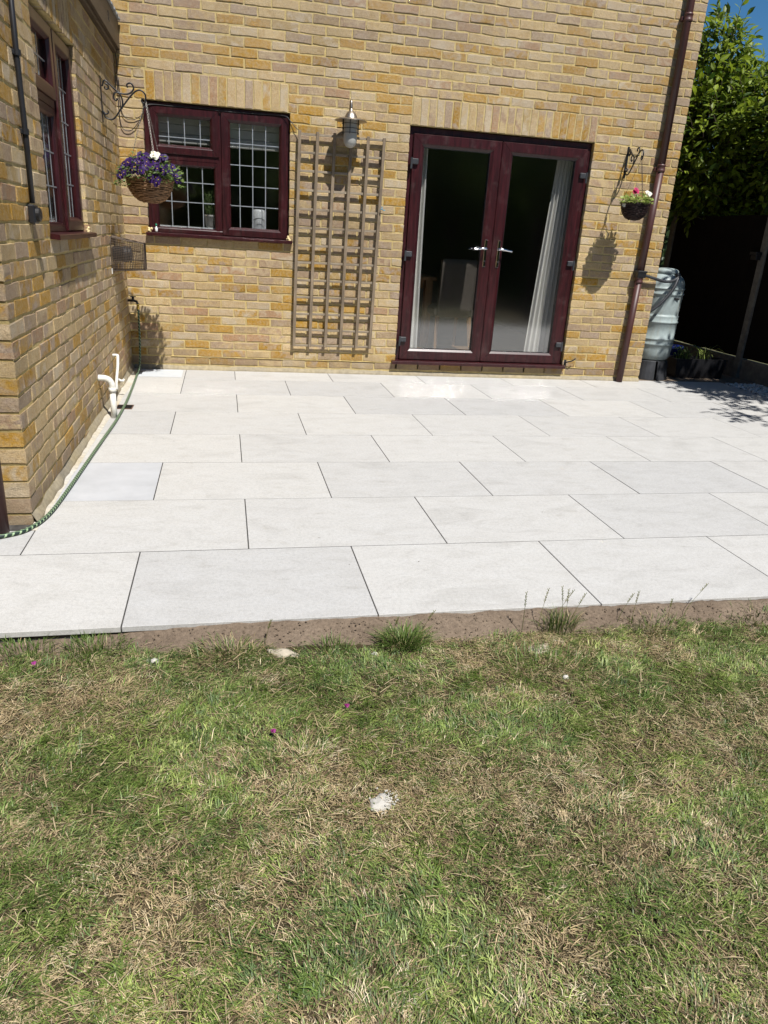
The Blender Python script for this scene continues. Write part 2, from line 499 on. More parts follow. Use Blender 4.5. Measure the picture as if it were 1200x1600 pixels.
class MB:
    def __init__(s):
        s.v, s.f, s.uv = [], [], {}

    def add(s, vs, fs):
        b = len(s.v)
        s.v.extend([tuple(x) for x in vs])
        s.f.extend([tuple(i + b for i in f) for f in fs])
        return s

    def box(s, x0, y0, z0, x1, y1, z1, bev=0.0):
        if bev <= 0:
            vs = [(x, y, z) for x in (x0, x1) for y in (y0, y1) for z in (z0, z1)]
            fs = [(0, 1, 3, 2), (4, 6, 7, 5), (0, 4, 5, 1), (2, 3, 7, 6), (0, 2, 6, 4), (1, 5, 7, 3)]
            return s.add(vs, fs)
        b = min(bev, (x1 - x0) * .45, (y1 - y0) * .45, (z1 - z0) * .45)
        X, Y, Z = (x0, x1), (y0, y1), (z0, z1)
        vs, idx = [], {}
        for i in (0, 1):
            for j in (0, 1):
                for k in (0, 1):
                    px, py, pz = X[i], Y[j], Z[k]
                    sx, sy, sz = (1, -1)[i], (1, -1)[j], (1, -1)[k]
                    idx[(i, j, k, 'x')] = len(vs); vs.append((px, py + sy * b, pz + sz * b))
                    idx[(i, j, k, 'y')] = len(vs); vs.append((px + sx * b, py, pz + sz * b))
                    idx[(i, j, k, 'z')] = len(vs); vs.append((px + sx * b, py + sy * b, pz))
        fs = []
        for i in (0, 1):
            q = [idx[(i, 0, 0, 'x')], idx[(i, 0, 1, 'x')], idx[(i, 1, 1, 'x')], idx[(i, 1, 0, 'x')]]
            fs.append(tuple(q if i == 0 else q[::-1]))
            q = [idx[(0, i, 0, 'y')], idx[(1, i, 0, 'y')], idx[(1, i, 1, 'y')], idx[(0, i, 1, 'y')]]
            fs.append(tuple(q if i == 0 else q[::-1]))
            q = [idx[(0, 0, i, 'z')], idx[(0, 1, i, 'z')], idx[(1, 1, i, 'z')], idx[(1, 0, i, 'z')]]
            fs.append(tuple(q if i == 0 else q[::-1]))
        for j in (0, 1):
            for k in (0, 1):
                fs.append((idx[(0, j, k, 'y')], idx[(1, j, k, 'y')], idx[(1, j, k, 'z')], idx[(0, j, k, 'z')]))
                fs.append((idx[(j, 0, k, 'x')], idx[(j, 1, k, 'x')], idx[(j, 1, k, 'z')], idx[(j, 0, k, 'z')]))
                fs.append((idx[(j, k, 0, 'x')], idx[(j, k, 1, 'x')], idx[(j, k, 1, 'y')], idx[(j, k, 0, 'y')]))
        for i in (0, 1):
            for j in (0, 1):
                for k in (0, 1):
                    fs.append((idx[(i, j, k, 'x')], idx[(i, j, k, 'y')], idx[(i, j, k, 'z')]))
        return s.add(vs, fs)

    def tube(s, pts, r, n=8, cap=True, closed=False, uvs=False):
        P = [Vector(p) for p in pts]
        N = len(P)
        R = r if isinstance(r, (list, tuple)) else [r] * N
        T = []
        for i in range(N):
            a = P[(i - 1) % N] if (closed or i > 0) else P[i]
            b = P[(i + 1) % N] if (closed or i < N - 1) else P[i]
            d = (b - a)
            T.append(d.normalized() if d.length > 1e-9 else Vector((0, 0, 1)))
        up = Vector((0, 0, 1)) if abs(T[0].z) < 0.9 else Vector((1, 0, 0))
        nrm = T[0].cross(up).normalized()
        base = len(s.v)
        L = 0.0
        for i in range(N):
            if i:
                L += (P[i] - P[i - 1]).length
                nrm = (nrm - T[i] * nrm.dot(T[i]))
                nrm = nrm.normalized() if nrm.length > 1e-6 else T[i].orthogonal().normalized()
            bn = T[i].cross(nrm)
            for k in range(n):
                a = 2 * PI * k / n
                s.v.append(tuple(P[i] + (nrm * math.cos(a) + bn * math.sin(a)) * R[i]))
                if uvs:
                    s.uv[len(s.v) - 1] = (L, k / n)
        for i in range(N if closed else N - 1):
            for k in range(n):
                a = base + i * n + k
                b = base + i * n + (k + 1) % n
                c = base + ((i + 1) % N) * n + (k + 1) % n
                d = base + ((i + 1) % N) * n + k
                s.f.append((a, b, c, d))
        if cap and not closed:
            s.f.append(tuple(base + k for k in range(n))[::-1])
            s.f.append(tuple(base + (N - 1) * n + k for k in range(n)))
        return s

    def lathe(s, prof, n=24, c=(0, 0, 0), cap=True, sx=1.0):
        base = len(s.v)
        for r, z in prof:
            for k in range(n):
                a = 2 * PI * k / n
                s.v.append((c[0] + r * sx * math.cos(a), c[1] + r * math.sin(a), c[2] + z))
        for i in range(len(prof) - 1):
            for k in range(n):
                a = base + i * n + k
                b = base + i * n + (k + 1) % n
                s.f.append((a, b, b + n, a + n))
        if cap:
            s.f.append(tuple(base + k for k in range(n))[::-1])
            s.f.append(tuple(base + (len(prof) - 1) * n + k for k in range(n)))
        return s

    def disc_leaf(s, c, d, nrm, L, W, fold=0.2, droop=0.15):
        """leaf: 2x4 faces, folded along the midrib"""
        d = d.normalized()
        sd_ = d.cross(nrm)
        sd_ = sd_.normalized() if sd_.length > 1e-6 else d.orthogonal().normalized()
        up = sd_.cross(d)
        c = Vector(c)
        prof = [(0, 0), (0.3, 0.8), (0.62, 1.0), (1.0, 0.0)]
        vs = [c, c + d * L * 0.3 + up * 0.02 * L, c + d * L * 0.62 - up * droop * L * 0.35, c + d * L - up * droop * L]
        for t_, w_ in prof[1:3]:
            q = c + d * L * t_ - up * droop * L * (0.0 if t_ < 0.5 else 0.35)
            vs.append(q + sd_ * W * 0.5 * w_ + up * fold * W * 0.5)
            vs.append(q - sd_ * W * 0.5 * w_ + up * fold * W * 0.5)
        fs = [(0, 1, 4), (0, 5, 1), (1, 2, 6, 4), (1, 5, 7, 2), (2, 3, 6), (2, 7, 3)]
        return s.add(vs, fs)

    def mesh(s, name, mat, smooth=False):
        me = bpy.data.meshes.new(name)
        me.from_pydata(s.v, [], s.f)
        if s.uv:
            ul = me.uv_layers.new(name='UVMap')
            for l in me.loops:
                ul.data[l.index].uv = s.uv.get(l.vertex_index, (0, 0))
        me.materials.append(mat)
        if smooth:
            me.polygons.foreach_set('use_smooth', [True] * len(me.polygons))
        me.update()
        return me

    def build(s, name, mat, parent=None, smooth=False, loc=(0, 0, 0), rot=(0, 0, 0), **kw):
        return link(name, s.mesh(name, mat, smooth), parent, loc, rot, **kw)


def link(name, me, parent=None, loc=(0, 0, 0), rot=(0, 0, 0), scale=None, **kw):
    o = bpy.data.objects.new(name, me)
    o.location = loc
    o.rotation_euler = rot
    if scale:
        o.scale = scale
    if parent is not None:
        o.parent = parent
    COL.objects.link(o)
    return tag(o, **kw)


def copy_tree(o, parent=None):
    c = o.copy()
    COL.objects.link(c)
    c.parent = parent
    for ch in [x for x in bpy.data.objects if x.parent == o]:
        copy_tree(ch, c)
    return c


def bez(pts, n=10):
    """smooth curve through points (Catmull-Rom)"""
    P = [Vector(p) for p in pts]
    P = [P[0] * 2 - P[1]] + P + [P[-1] * 2 - P[-2]]
    out = []
    for i in range(1, len(P) - 2):
        for k in range(n):
            t_ = k / n
            a, b, c, d = P[i - 1], P[i], P[i + 1], P[i + 2]
            out.append(0.5 * ((2 * b) + (c - a) * t_ + (2 * a - 5 * b + 4 * c - d) * t_ ** 2 + (3 * b - a - 3 * c + d) * t_ ** 3))
    out.append(P[-2])
    return out


# ------------------------------------------------------------------ ground sheets
def sheet(name, x0, x1, y0, y1, nx, ny, z, amp, mat, freq=3.0, **kw):
    vs, fs = [], []
    for j in range(ny + 1):
        for i in range(nx + 1):
            x = x0 + (x1 - x0) * i / nx
            y = y0 + (y1 - y0) * j / ny
            h = amp * mnoise.fractal(Vector((x * freq, y * freq, 0.3)), 0.9, 2.0, 4)
            vs.append((x, y, (z(x, y) if callable(z) else z) + h))
    for j in range(ny):
        for i in range(nx):
            a = j * (nx + 1) + i
            fs.append((a, a + 1, a + nx + 2, a + nx + 1))
    b = MB()
    b.add(vs, fs)
    return b.build(name, mat, smooth=True, **kw)


gm = MB()
gm.box(-150, -150, -0.4, 150, 200, -0.16)
gm.build('ground', M['earth'], label='garden earth running under lawn patio and house', kind='structure')


def edge_y(x):
    """where the lawn stops short of the slabs"""
    t_ = np.interp(x, [-2, .44, .52, .8, 1.05, 1.3, 1.5, 1.8, 2.2, 2.6, 3.2, 7],
                   [-4.84, -4.85, -4.87, -4.885, -4.93, -4.975, -4.90, -4.885, -4.875, -4.86, -4.84, -4.84])
    return t_ + 0.034 * mnoise.noise(Vector((x * 9, 0, 0))) + 0.026 * mnoise.noise(Vector((x * 31, 3, 0)))


LZ = -0.05


def soil_z(x, y):
    # banked up against the slab edge except at the far left, sloping down to the lawn
    k = float(np.interp(x, [.3, .48, .75], [0, .35, 1]))
    top = -0.042 + k * 0.034
    t_ = max(0.0, min(1.0, (-4.80 - y) / .14))
    return top + (-0.056 - top) * t_ - (0.02 if y > -4.775 else 0)


sheet('lawn_ground', -4.5, 6.6, -10.0, -4.80, 170, 90, LZ, 0.012, M['lawn'], 3.0,
      label='dry thatch and bare earth between the grass blades', kind='structure')
sheet('soil_strip', -0.4, 6.4, -5.06, -4.74, 460, 26,
      lambda x, y: soil_z(x, y), 0.007, M['soil'], 16.0,
      label='strip of bare brown soil along the front edge of the slabs', kind='structure')
# clods and grit on the soil
b = MB()
for _ in range(2600):
    x = random.uniform(0.45, 3.6)
    y = random.uniform(-4.99, -4.805)
    if y < edge_y(x) - 0.03:
        continue
    r = random.choice((0.001, 0.0015, 0.0015, 0.002, 0.002, 0.003, 0.004, 0.005))
    h = [Vector((random.gauss(0, 1), random.gauss(0, 1), random.gauss(0, 1))).normalized() * r * random.uniform(.7, 1.2) for _ in range(6)]
    o6 = [(1, 0, 0), (-1, 0, 0), (0, 1, 0), (0, -1, 0), (0, 0, 1), (0, 0, -1)]
    z = soil_z(x, y) + .003
    b.add([(x + q[0] * r * random.uniform(.7, 1.3), y + q[1] * r * random.uniform(.7, 1.3), z + q[2] * r * .8) for q in o6],
          [(0, 2, 4), (2, 1, 4), (1, 3, 4), (3, 0, 4), (2, 0, 5), (1, 2, 5), (3, 1, 5), (0, 3, 5)])
b.build('soil_crumbs', M['soil'], label='small crumbs of soil and grit on the bare strip', cat='soil crumbs', kind='stuff')

# ------------------------------------------------------------------ patio
TH = 0.0135
pat = empty('patio', (0, 0, 0), TH, label='patio of pale porcelain slabs in half bond against the house', cat='patio', kind='structure')
bed = MB().box(-3.2, -4.7995, -0.075, 6.28, -0.035, -0.0215)
bed.build('mortar_bed', M['greyblack'], pat)
MB().box(-3.15, -4.790, -0.0205, 6.155, -0.035, -0.0011).build('grout', M['grout'], pat)
SW, SD, SX0, SY0, G = 0.89, 0.6236, 0.4322, -1.6941, 0.0052
slab_cache = {}


def slab(xa, xb, ya, yb, mat=None, dz=0.0, label=None):
    wx, wy = round(xb - xa - G, 3), round(yb - ya - G, 3)
    key = (wx, wy, mat)
    if key not in slab_cache:
        slab_cache[key] = MB().box(-wx / 2, -wy / 2, -0.02, wx / 2, wy / 2, 0, 0.0008).mesh('slab', M[mat or 'slab'])
    o = link('slab', slab_cache[key], pat, ((xa + xb) / 2, (ya + yb) / 2, dz))
    o.rotation_euler = (random.gauss(0, .0006), random.gauss(0, .0006), 0)
    if label:
        o['label'] = label


rows = [(-2, 0)] + []
lines = [0.0 - 0.012] + [SY0 + SD * k for k in (2, 1, 0, -1, -2, -3, -4, -5)]
RIGHT = 6.16
for ri in range(8):
    yb_, ya_ = lines[ri], lines[ri + 1]
    half = ri in (0, 2, 4, 6)
    js = [SX0 + SW * (k + (0.5 if half else 0)) for k in range(-6, 9)]
    if ri == 0:
        js.append(SX0)
    # left end: row 6 and 7 pass in front of the wing's end wall
    front = ya_ < -3.9 + 0.001
    left = -3.1 if ri == 7 else -0.030
    js = sorted(j for j in js if left + 0.06 < j < RIGHT - 0.06)
    cuts = [left] + js + [RIGHT]
    for a, c_ in zip(cuts[:-1], cuts[1:]):
        if ri == 6 and a == left:
            # the slab by the wing corner
            slab(a, c_, ya_, yb_)
            continue
        if ri == 5 and a == left:
            slab(a, c_, ya_, yb_, 'slab_pale', label='paler bluish slab with a white bloom')
            continue
        slab(a, c_, ya_, yb_)
# slabs in front of the wing's end wall (row 6 goes on to the left there)
for a, c_ in ((-0.87 - .45, -0.45 + .0), (-0.45, -0.030)):
    slab(a, c_, lines[7], -3.93)
slab(-2.2, -1.32, lines[7], -3.93)

# ------------------------------------------------------------------ bricks
BW, BH, JT, MOD, CRS = 0.213, 0.0635, 0.0118, 0.225, 0.075
REC = 0.0040      # how far the mortar lies behind the brick faces


def brick_geo(w_, h_, d_, rnd, amp=0.0017):
    n = 10
    hx, hz = w_ / 2, h_ / 2
    if w_ >= h_:
        per = [(-hx, -hz), (-hx * .4, -hz), (hx * .35, -hz), (hx, -hz), (hx, 0), (hx, hz), (hx * .4, hz), (-hx * .3, hz), (-hx, hz), (-hx, 0)]
    else:
        per = [(-hx, -hz), (0, -hz), (hx, -hz), (hx, -hz * .4), (hx, hz * .35), (hx, hz), (0, hz), (-hx, hz), (-hx, hz * .3), (-hx, -hz * .4)]
    jit = [(rnd.gauss(0, amp), rnd.gauss(0, amp)) for _ in per]
    fy = rnd.uniform(-.0012, .0012)
    tilt = rnd.uniform(-.0012, .0012)
    be = rnd.uniform(.0025, .0045)
    vs = []
    for (x, z), (jx, jz) in zip(per, jit):
        vs.append((x + jx * .5, d_, z + jz * .5))
    for (x, z), (jx, jz) in zip(per, jit):
        vs.append((x + jx, be * .8 + fy, z + jz))
    for (x, z), (jx, jz) in zip(per, jit):
        ix, iz = x - math.copysign(be, x) if abs(x) > 1e-6 else 0, z - math.copysign(be, z) if abs(z) > 1e-6 else 0
        vs.append((ix + jx * 1.4, fy + tilt * z / hz, iz + jz * 1.4))
    fs = []
    for k in range(n):
        k2 = (k + 1) % n
        fs.append((k, k2, n + k2, n + k))
        fs.append((n + k, n + k2, 2 * n + k2, 2 * n + k))
    fs.append(tuple(range(2 * n, 3 * n)))
    return vs, fs


def geo_mesh(g, name='brick'):
    b = MB()
    b.add([(x, y, z) for x, y, z in g[0]], [f[::-1] for f in g[1]])
    return b.mesh(name, M['brick'])


rb = random.Random(3)
GEO = {'s': [brick_geo(BW, BH, 0.10, rb) for _ in range(14)],
       'h': [brick_geo(0.1025, BH, 0.10, rb) for _ in range(8)],
       'v': [brick_geo(BH, BW, 0.10, rb) for _ in range(8)]}
GM = {k: [geo_mesh(g) for g in v] for k, v in GEO.items()}
GW = {'s': BW, 'h': 0.1025, 'v': BH}


def course_bricks(xa, xb, z, shift, out, z0h=BH, start_piece=None):
    """fill one run of a course between two hard edges with the bond's joints"""
    js = [xa]
    k0 = math.floor((xa - shift) / MOD) + 1
    x = shift + MOD * k0
    while x < xb - 0.045:
        if x > xa + 0.045:
            js.append(x)
        x += MOD
    js.append(xb)
    for a, c_ in zip(js[:-1], js[1:]):
        g0 = 0 if a == xa else JT / 2
        g1 = 0 if c_ == xb else JT / 2
        a2, c2 = a + g0, c_ - g1
        if c2 - a2 < 0.02:
            continue
        out.append(((a2 + c2) / 2, z, c2 - a2, 'h' if (c2 - a2) < 0.16 else 's'))


def build_bricks(specs, parent, max_parts, name='brick', label=None, yoff=0.0):
    """specs: (x centre, z centre, width, kind); the largest in view become parts, the rest one stuff part"""
    bpy.context.view_layer.update()
    mw = parent.matrix_world
    ranked = []
    for i, (x, z, w_, k) in enumerate(specs):
        P = mw @ Vector((x, yoff, z))
        pr = project(P)
        area = -1
        if pr and -15 < pr[0] < 1215 and -12 < pr[1] < 1612:
            h_ = BH if k != 'v' else BW
            c4 = [project(mw @ Vector((x + sx * w_ / 2, yoff, z + sz * h_ / 2))) for sx, sz in ((-1, -1), (1, -1), (1, 1), (-1, 1))]
            if all(c4):
                area = abs(sum(c4[q][0] * c4[(q + 1) % 4][1] - c4[(q + 1) % 4][0] * c4[q][1] for q in range(4))) / 2
        ranked.append((area, i))
    ranked.sort(reverse=True)
    solo = {i for a, i in ranked[:max_parts] if a > 0}
    rest = MB()
    for i, (x, z, w_, k) in enumerate(specs):
        vi = rb.randrange(len(GM[k]))
        sx = w_ / GW[k]
        yj = yoff + rb.uniform(-.0012, .0012)
        rz = rb.gauss(0, 0.0035)
        zj = z + rb.gauss(0, .0009)
        if i in solo:
            o = link(name, GM[k][vi], parent, (x, yj, zj), (0, rz, rb.gauss(0, .003)), (sx, 1, 1))
        else:
            g = GEO[k][vi]
            ca, sa = math.cos(rz), math.sin(rz)
            rest.add([(x + vx * sx * ca + vz * sa, yj + vy, zj - vx * sx * sa + vz * ca) for vx, vy, vz in g[0]], [f[::-1] for f in g[1]])
    if rest.v:
        rest.build('brickwork', M['brick'], parent, kind='stuff')


# ---- rear wall of the house (front face on y = 0)
XR = 5.112
Z0 = 0.05
WO = (0.155, 1.375, 1.175, 2.225)     # window opening
DO = (2.437, 4.218, 0.125, 2.225)     # door opening
house = empty('house_wall', (0, 0, 0), label='tall rear house wall of yellow stock brick with window and french doors', cat='wall')
UO = []
body = MB()
TOP = 5.24
for (x0, x1, z0, z1) in ((-2.0, WO[0] - .003, -.1, TOP), (WO[0] - .003, WO[1] + .003, -.1, WO[2] - .003), (WO[0] - .003, WO[1] + .003, WO[3] + .003, TOP),
                         (WO[1] + .003, DO[0] - .003, -.1, TOP), (DO[0] - .003, DO[1] + .003, -.1, DO[2] - .003), (DO[0] - .003, DO[1] + .003, DO[3] + .003, TOP),
                         (DO[1] + .003, XR - REC, -.1, TOP)):
    body.box(x0, REC, z0, x1, 0.28, z1)
body.v, body.f = [], []
HOLES = [(WO[0], WO[1], WO[2], WO[3]), (DO[0], DO[1], DO[2], DO[3])] + UO
xs = sorted({-2.0, XR - REC} | {v_ for h_ in HOLES for v_ in (h_[0] - .003, h_[1] + .003)})
zs_ = sorted({-.1, TOP} | {v_ for h_ in HOLES for v_ in (h_[2] - .003, h_[3] + .003)})
for xa, xb in zip(xs[:-1], xs[1:]):
    run = None
    for za, zb in zip(zs_[:-1], zs_[1:]):
        cx, cz = (xa + xb) / 2, (za + zb) / 2
        solid = not any(h_[0] - .003 < cx < h_[1] + .003 and h_[2] - .003 < cz < h_[3] + .003 for h_ in HOLES)
        if solid and run is None:
            run = za
        if run is not None and (not solid or zb == TOP):
            body.box(xa, REC, run, xb, 0.28, zb if solid else za)
            run = None
body.build('mortar', M['mortar'], house)
specs = []
nc = int((TOP - Z0) / CRS)
BX = 0.2
for k in range(nc):
    z = Z0 + CRS * k + 0.0055 + BH / 2
    zb, zt = Z0 + CRS * k, Z0 + CRS * (k + 1)
    sh = BX + (MOD / 2 if k % 2 else 0)
    segs = [(-0.05, XR)]

    def cut(segs, a, b_):
        o = []
        for p, q in segs:
            if b_ <= p or a >= q:
                o.append((p, q))
                continue
            if p < a:
                o.append((p, a))
            if q > b_:
                o.append((b_, q))
        return o
    if zt > WO[2] + .01 and zb < WO[3] - .01:
        segs = cut(segs, WO[0], WO[1])
    if WO[3] - .01 < zb < WO[3] + .22:
        segs = cut(segs, WO[0] + .03, WO[1] - .02)
    if zt > DO[2] + .01 and zb < DO[3] - .01:
        segs = cut(segs, DO[0], DO[1])
    for up_ in UO:
        if zt > up_[2] + .01 and zb < up_[3] - .01:
            segs = cut(segs, up_[0], up_[1])
    if DO[3] - .01 < zb < DO[3] + .22:
        segs = cut(segs, DO[0] + .01, DO[1] + .0)
    for a, c_ in segs:
        a2 = a + (JT * .5 if a > 0.1 and (zb > WO[3] - .01) else 0)
        c2 = c_ - (JT * .5 if c_ < XR - .1 and (zb > WO[3] - .01) else 0)
        course_bricks(a2, c2, z, sh, specs)
for (xa, xb, zz) in ((WO[0] + .03, WO[1] - .02, WO[3]), (DO[0] + .01, DO[1], DO[3])):
    nb = round((xb - xa) / 0.0745)
    st = (xb - xa) / nb
    for i in range(nb):
        specs.append((xa + st * (i + .5), zz + .003 + BW / 2 + .002, BH, 'v'))
build_bricks(specs, house, 299)
# uneven smear of mortar along the foot of the wall and one crack line above the first course
b = MB()
x = -0.03
while x < XR:
    h = 0.028 + 0.012 * mnoise.noise(Vector((x * 7, 0, 5)))
    dpt = 0.010 + 0.006 * mnoise.noise(Vector((x * 11, 2, 5)))
    wd = 0.035
    b.add([(x, REC, h + .012), (x + wd, REC, h + .012), (x + wd, -dpt, h * .4), (x, -dpt, h * .4), (x, -dpt - .004, -.02), (x + wd, -dpt - .004, -.02)],
          [(0, 3, 2, 1), (3, 4, 5, 2)])
    x += wd
b.build('mortar_fillet', M['mortar_grey'], house)
b = MB()
for k in range(150):
    x = 0.3 + k * 0.030
    if DO[0] - .05 < x < DO[1] + .05:
        continue
    z = Z0 + CRS - .001 + 0.0035 * mnoise.noise(Vector((x * 6, 8, 0)))
    hh = 0.004 + 0.003 * mnoise.noise(Vector((x * 13, 1, 0)))
    b.add([(x, REC, z - hh), (x + .03, REC, z - hh), (x + .03, -.006, z), (x, -.006, z), (x, REC, z + hh), (x + .03, REC, z + hh)],
          [(0, 1, 2, 3), (3, 2, 5, 4)])
b.build('mortar_smear', M['mortar'], house)

# side wall of the house going back along the passage
side = empty('house_side_wall', (XR, 0, 0), PI / 2, label='side wall of the house running back behind the water butt', cat='wall')
MB().box(0.03, REC, -.1, 7.0, .28, TOP).build('mortar', M['mortar'], side)
sp2 = []
for k in range(nc):
    z = Z0 + CRS * k + 0.0055 + BH / 2
    course_bricks(0.108 if k % 2 else 0.108, 3.4, z, 0.11 + (MOD / 2 if k % 2 else 0), sp2)
build_bricks(sp2, side, 0)

# ---- wing on the left: its front-facing side runs towards the camera
WA = 0.013
wing = empty('wing_wall', (-0.05, 0, 0), PI / 2 + WA, label='low wing wall of yellow stock brick on the left with leaded window', cat='wall')
WL = 3.86
LO = (-2.93, -1.83, 1.175, 2.225)      # window opening, local x
WT = 2.55
body = MB()
for (x0, x1, z0, z1) in ((-WL + REC, LO[0] - .003, -.1, WT), (LO[0] - .003, LO[1] + .003, -.1, LO[2] - .003), (LO[0] - .003, LO[1] + .003, LO[3] + .003, WT),
                         (LO[1] + .003, 0.0, -.1, WT)):
    body.box(x0, REC * .8, z0, x1, 0.28, z1)
body.build('mortar', M['mortar'], wing)
specs = []
for k in range(33):
    z = Z0 + CRS * (k - 0) + 0.005 + BH / 2
    zb, zt = Z0 + CRS * k, Z0 + CRS * (k + 1)
    x0 = -WL
    if k % 2:
        specs.append((-WL + .05125, z, .1025, 'h'))
        x0 = -WL + .1125 - JT / 2
    segs = [(x0, 0.0)]
    if zt > LO[2] + .01 and zb < LO[3] - .01:
        segs = cut(segs, LO[0], LO[1])
    if LO[3] - .01 < zb < LO[3] + .22:
        segs = cut(segs, LO[0] + .02, LO[1] - .02)
    for a, c_ in segs:
        course_bricks(a + (JT / 2 if (a > -WL + .01) and zb > LO[3] - .01 else 0) + (JT / 2 if (k % 2 and a == x0) else 0), c_, z, -WL - .005 + (MOD / 2 if k % 2 else 0), specs)
nb = round((LO[1] - LO[0] - .04) / .0745)
st = (LO[1] - LO[0] - .04) / nb
for i in range(nb):
    specs.append((LO[0] + .02 + st * (i + .5), LO[3] + .003 + BW / 2 + .002, BH, 'v'))
# a lowest course sunk to the ground
course_bricks(-WL, 0.0, Z0 - CRS + .005 + BH / 2, -WL - .1, specs)
build_bricks(specs, wing, 299)
b = MB()
x = -WL
while x < 0:
    h = 0.030 + 0.022 * mnoise.noise(Vector((x * 5, 9, 5)))
    dpt = 0.016 + 0.012 * mnoise.noise(Vector((x * 7, 2, 9)))
    wd = 0.03
    h2 = 0.030 + 0.022 * mnoise.noise(Vector(((x + wd) * 5, 9, 5)))
    d2 = 0.016 + 0.012 * mnoise.noise(Vector(((x + wd) * 7, 2, 9)))
    b.add([(x, REC, h + .02), (x + wd, REC, h2 + .02), (x + wd, -d2, h2 * .5), (x, -dpt, h * .5), (x, -dpt - .01, -.02), (x + wd, -d2 - .01, -.02)],
          [(0, 3, 2, 1), (3, 4, 5, 2)])
    x += wd
b.build('mortar_fillet', M['mortar_grey'], wing)
# end wall of the wing facing the lawn
endw = empty('wing_end_wall', (-0.05 + math.sin(WA) * WL, -math.cos(WA) * WL, 0), WA, label='end wall of the wing at the left edge behind brown downpipe', cat='wall')
MB().box(-3.0, REC, -.1, -REC, .1, WT).build('mortar', M['mortar'], endw)
sp3 = []
for k in range(-1, 33):
    z = Z0 + CRS * k + 0.0055 + BH / 2
    if k % 2:
        sp3.append((-BW / 2, z, BW, 's'))
        course_bricks(-2.2, -BW - JT, z, -BW - JT / 2, sp3)
    else:
        course_bricks(-2.2, -.1025 - JT, z, -.1025 - JT / 2, sp3)
build_bricks(sp3, endw, 60)

# white jointing sand between the wing and the slabs
b = MB()
y = -3.93
while y < -0.02:
    xo = 0.030 + 0.006 * mnoise.noise(Vector((y * 9, 0, 1)))
    xi = -0.05 - y * 0.013 - 0.0
    y2 = y + .04
    xo2 = 0.030 + 0.006 * mnoise.noise(Vector((y2 * 9, 0, 1)))
    za = 0.001 + 0.003 * mnoise.noise(Vector((y * 15, 4, 1)))
    b.add([(xi, y, .006), (xo, y, za), (xo2, y2, za), (xi, y2, .006), (xi, y, -.03), (xi, y2, -.03), (xo, y, -.03), (xo2, y2, -.03)],
          [(0, 1, 2, 3), (0, 4, 6, 1), (3, 2, 7, 5), (1, 6, 7, 2)])
    y = y2
b.build('jointing_sand', M['mortar_white'], label='white jointing sand filling the gap along the wing wall', cat='jointing sand', kind='stuff')


# ------------------------------------------------------------------ frames, sashes, glass
def frame_mb(x0, x1, z0, z1, w_, yf, yb_, bead=0.010, gap=0.0011):
    """mitred frame: four separate lengths with a sloping bead on the inner edge"""
    b = MB()
    prof = [(0, yb_), (0, yf + .003), (.003, yf), (w_ * .70, yf), (w_ * .78, yf + .002), (w_, yf + bead), (w_, yb_)]
    cx, cz = (x0 + x1) / 2, (z0 + z1) / 2
    for side_ in range(4):
        vs = []
        for end in (0, 1):
            for ins, y in prof:
                if side_ == 0:     # bottom
                    x = (x0 + ins + gap) if end == 0 else (x1 - ins - gap)
                    vs.append((x, y, z0 + ins))
                elif side_ == 1:   # right
                    z = (z0 + ins + gap) if end == 0 else (z1 - ins - gap)
                    vs.append((x1 - ins, y, z))
                elif side_ == 2:   # top
                    x = (x1 - ins - gap) if end == 0 else (x0 + ins + gap)
                    vs.append((x, y, z1 - ins))
                else:
                    z = (z1 - ins - gap) if end == 0 else (z0 + ins + gap)
                    vs.append((x0 + ins, y, z))
        n = len(prof)
        fs = [(i, i + 1, n + i + 1, n + i) for i in range(n - 1)]
        fs += [(n - 1, 0, n, 2 * n - 1), tuple(range(n))[::-1], tuple(range(n, 2 * n))]
        b.add(vs, fs)
    return b


def pane(x0, x1, z0, z1, y, parent, nv=None, nh=None, lead=True):
    g = MB().box(x0 - .004, y, z0 - .004, x1 + .004, y + .006, z1 + .004).build('glass', M['glass'], parent)
    if lead:
        for x in nv or ():
            MB().box(x - .0035, y - .0022, z0, x + .0035, y - .0002, z1).build('lead_strip', M['lead'], g)
        for z in nh or ():
            MB().box(x0, y - .0030, z - .0035, x1, y - .0010, z + .0035).build('lead_strip', M['lead'], g)
    return g


def leaded_window(root, O, mid, vent_left=True, RECS=0.04):
    x0, x1, z0, z1 = O
    zs = z0 + .028        # top of the sill
    yf = RECS
    # outer frame
    frame_mb(x0 + .004, x1 - .004, zs, z1 - .004, .045, yf, yf + .065, .004).build('frame', M['upvc'], root)
    MB().box(mid - .022, yf + .002, zs + .045, mid + .022, yf + .06, z1 - .049).build('mullion', M['upvc'], root)
    # sill
    s_ = MB()
    prof = [(-.045, z0 - .004), (-.045, z0 + .018), (-.038, z0 + .022), (yf + .02, zs), (yf + .06, zs), (yf + .06, z0 - .002), (.0, z0 - .002), (-.036, z0 - .004)]
    xs0, xs1 = x0 - .018, x1 + .03
    n = len(prof)
    s_.add([(x, p[0], p[1]) for x in (xs0, xs1) for p in prof], [(i, (i + 1) % n, n + (i + 1) % n, n + i) for i in range(n)] + [tuple(range(n))[::-1], tuple(range(n, 2 * n))])
    s_.build('sill', M['upvc'], root)
    return zs, yf


win = empty('leaded_window', (0, 0, 0), label='maroon framed leaded window in the rear wall beside the trellis', cat='window')
zs, yf = leaded_window(win, WO, 0.778)
x0, x1 = WO[0] + .03, WO[1] - .012
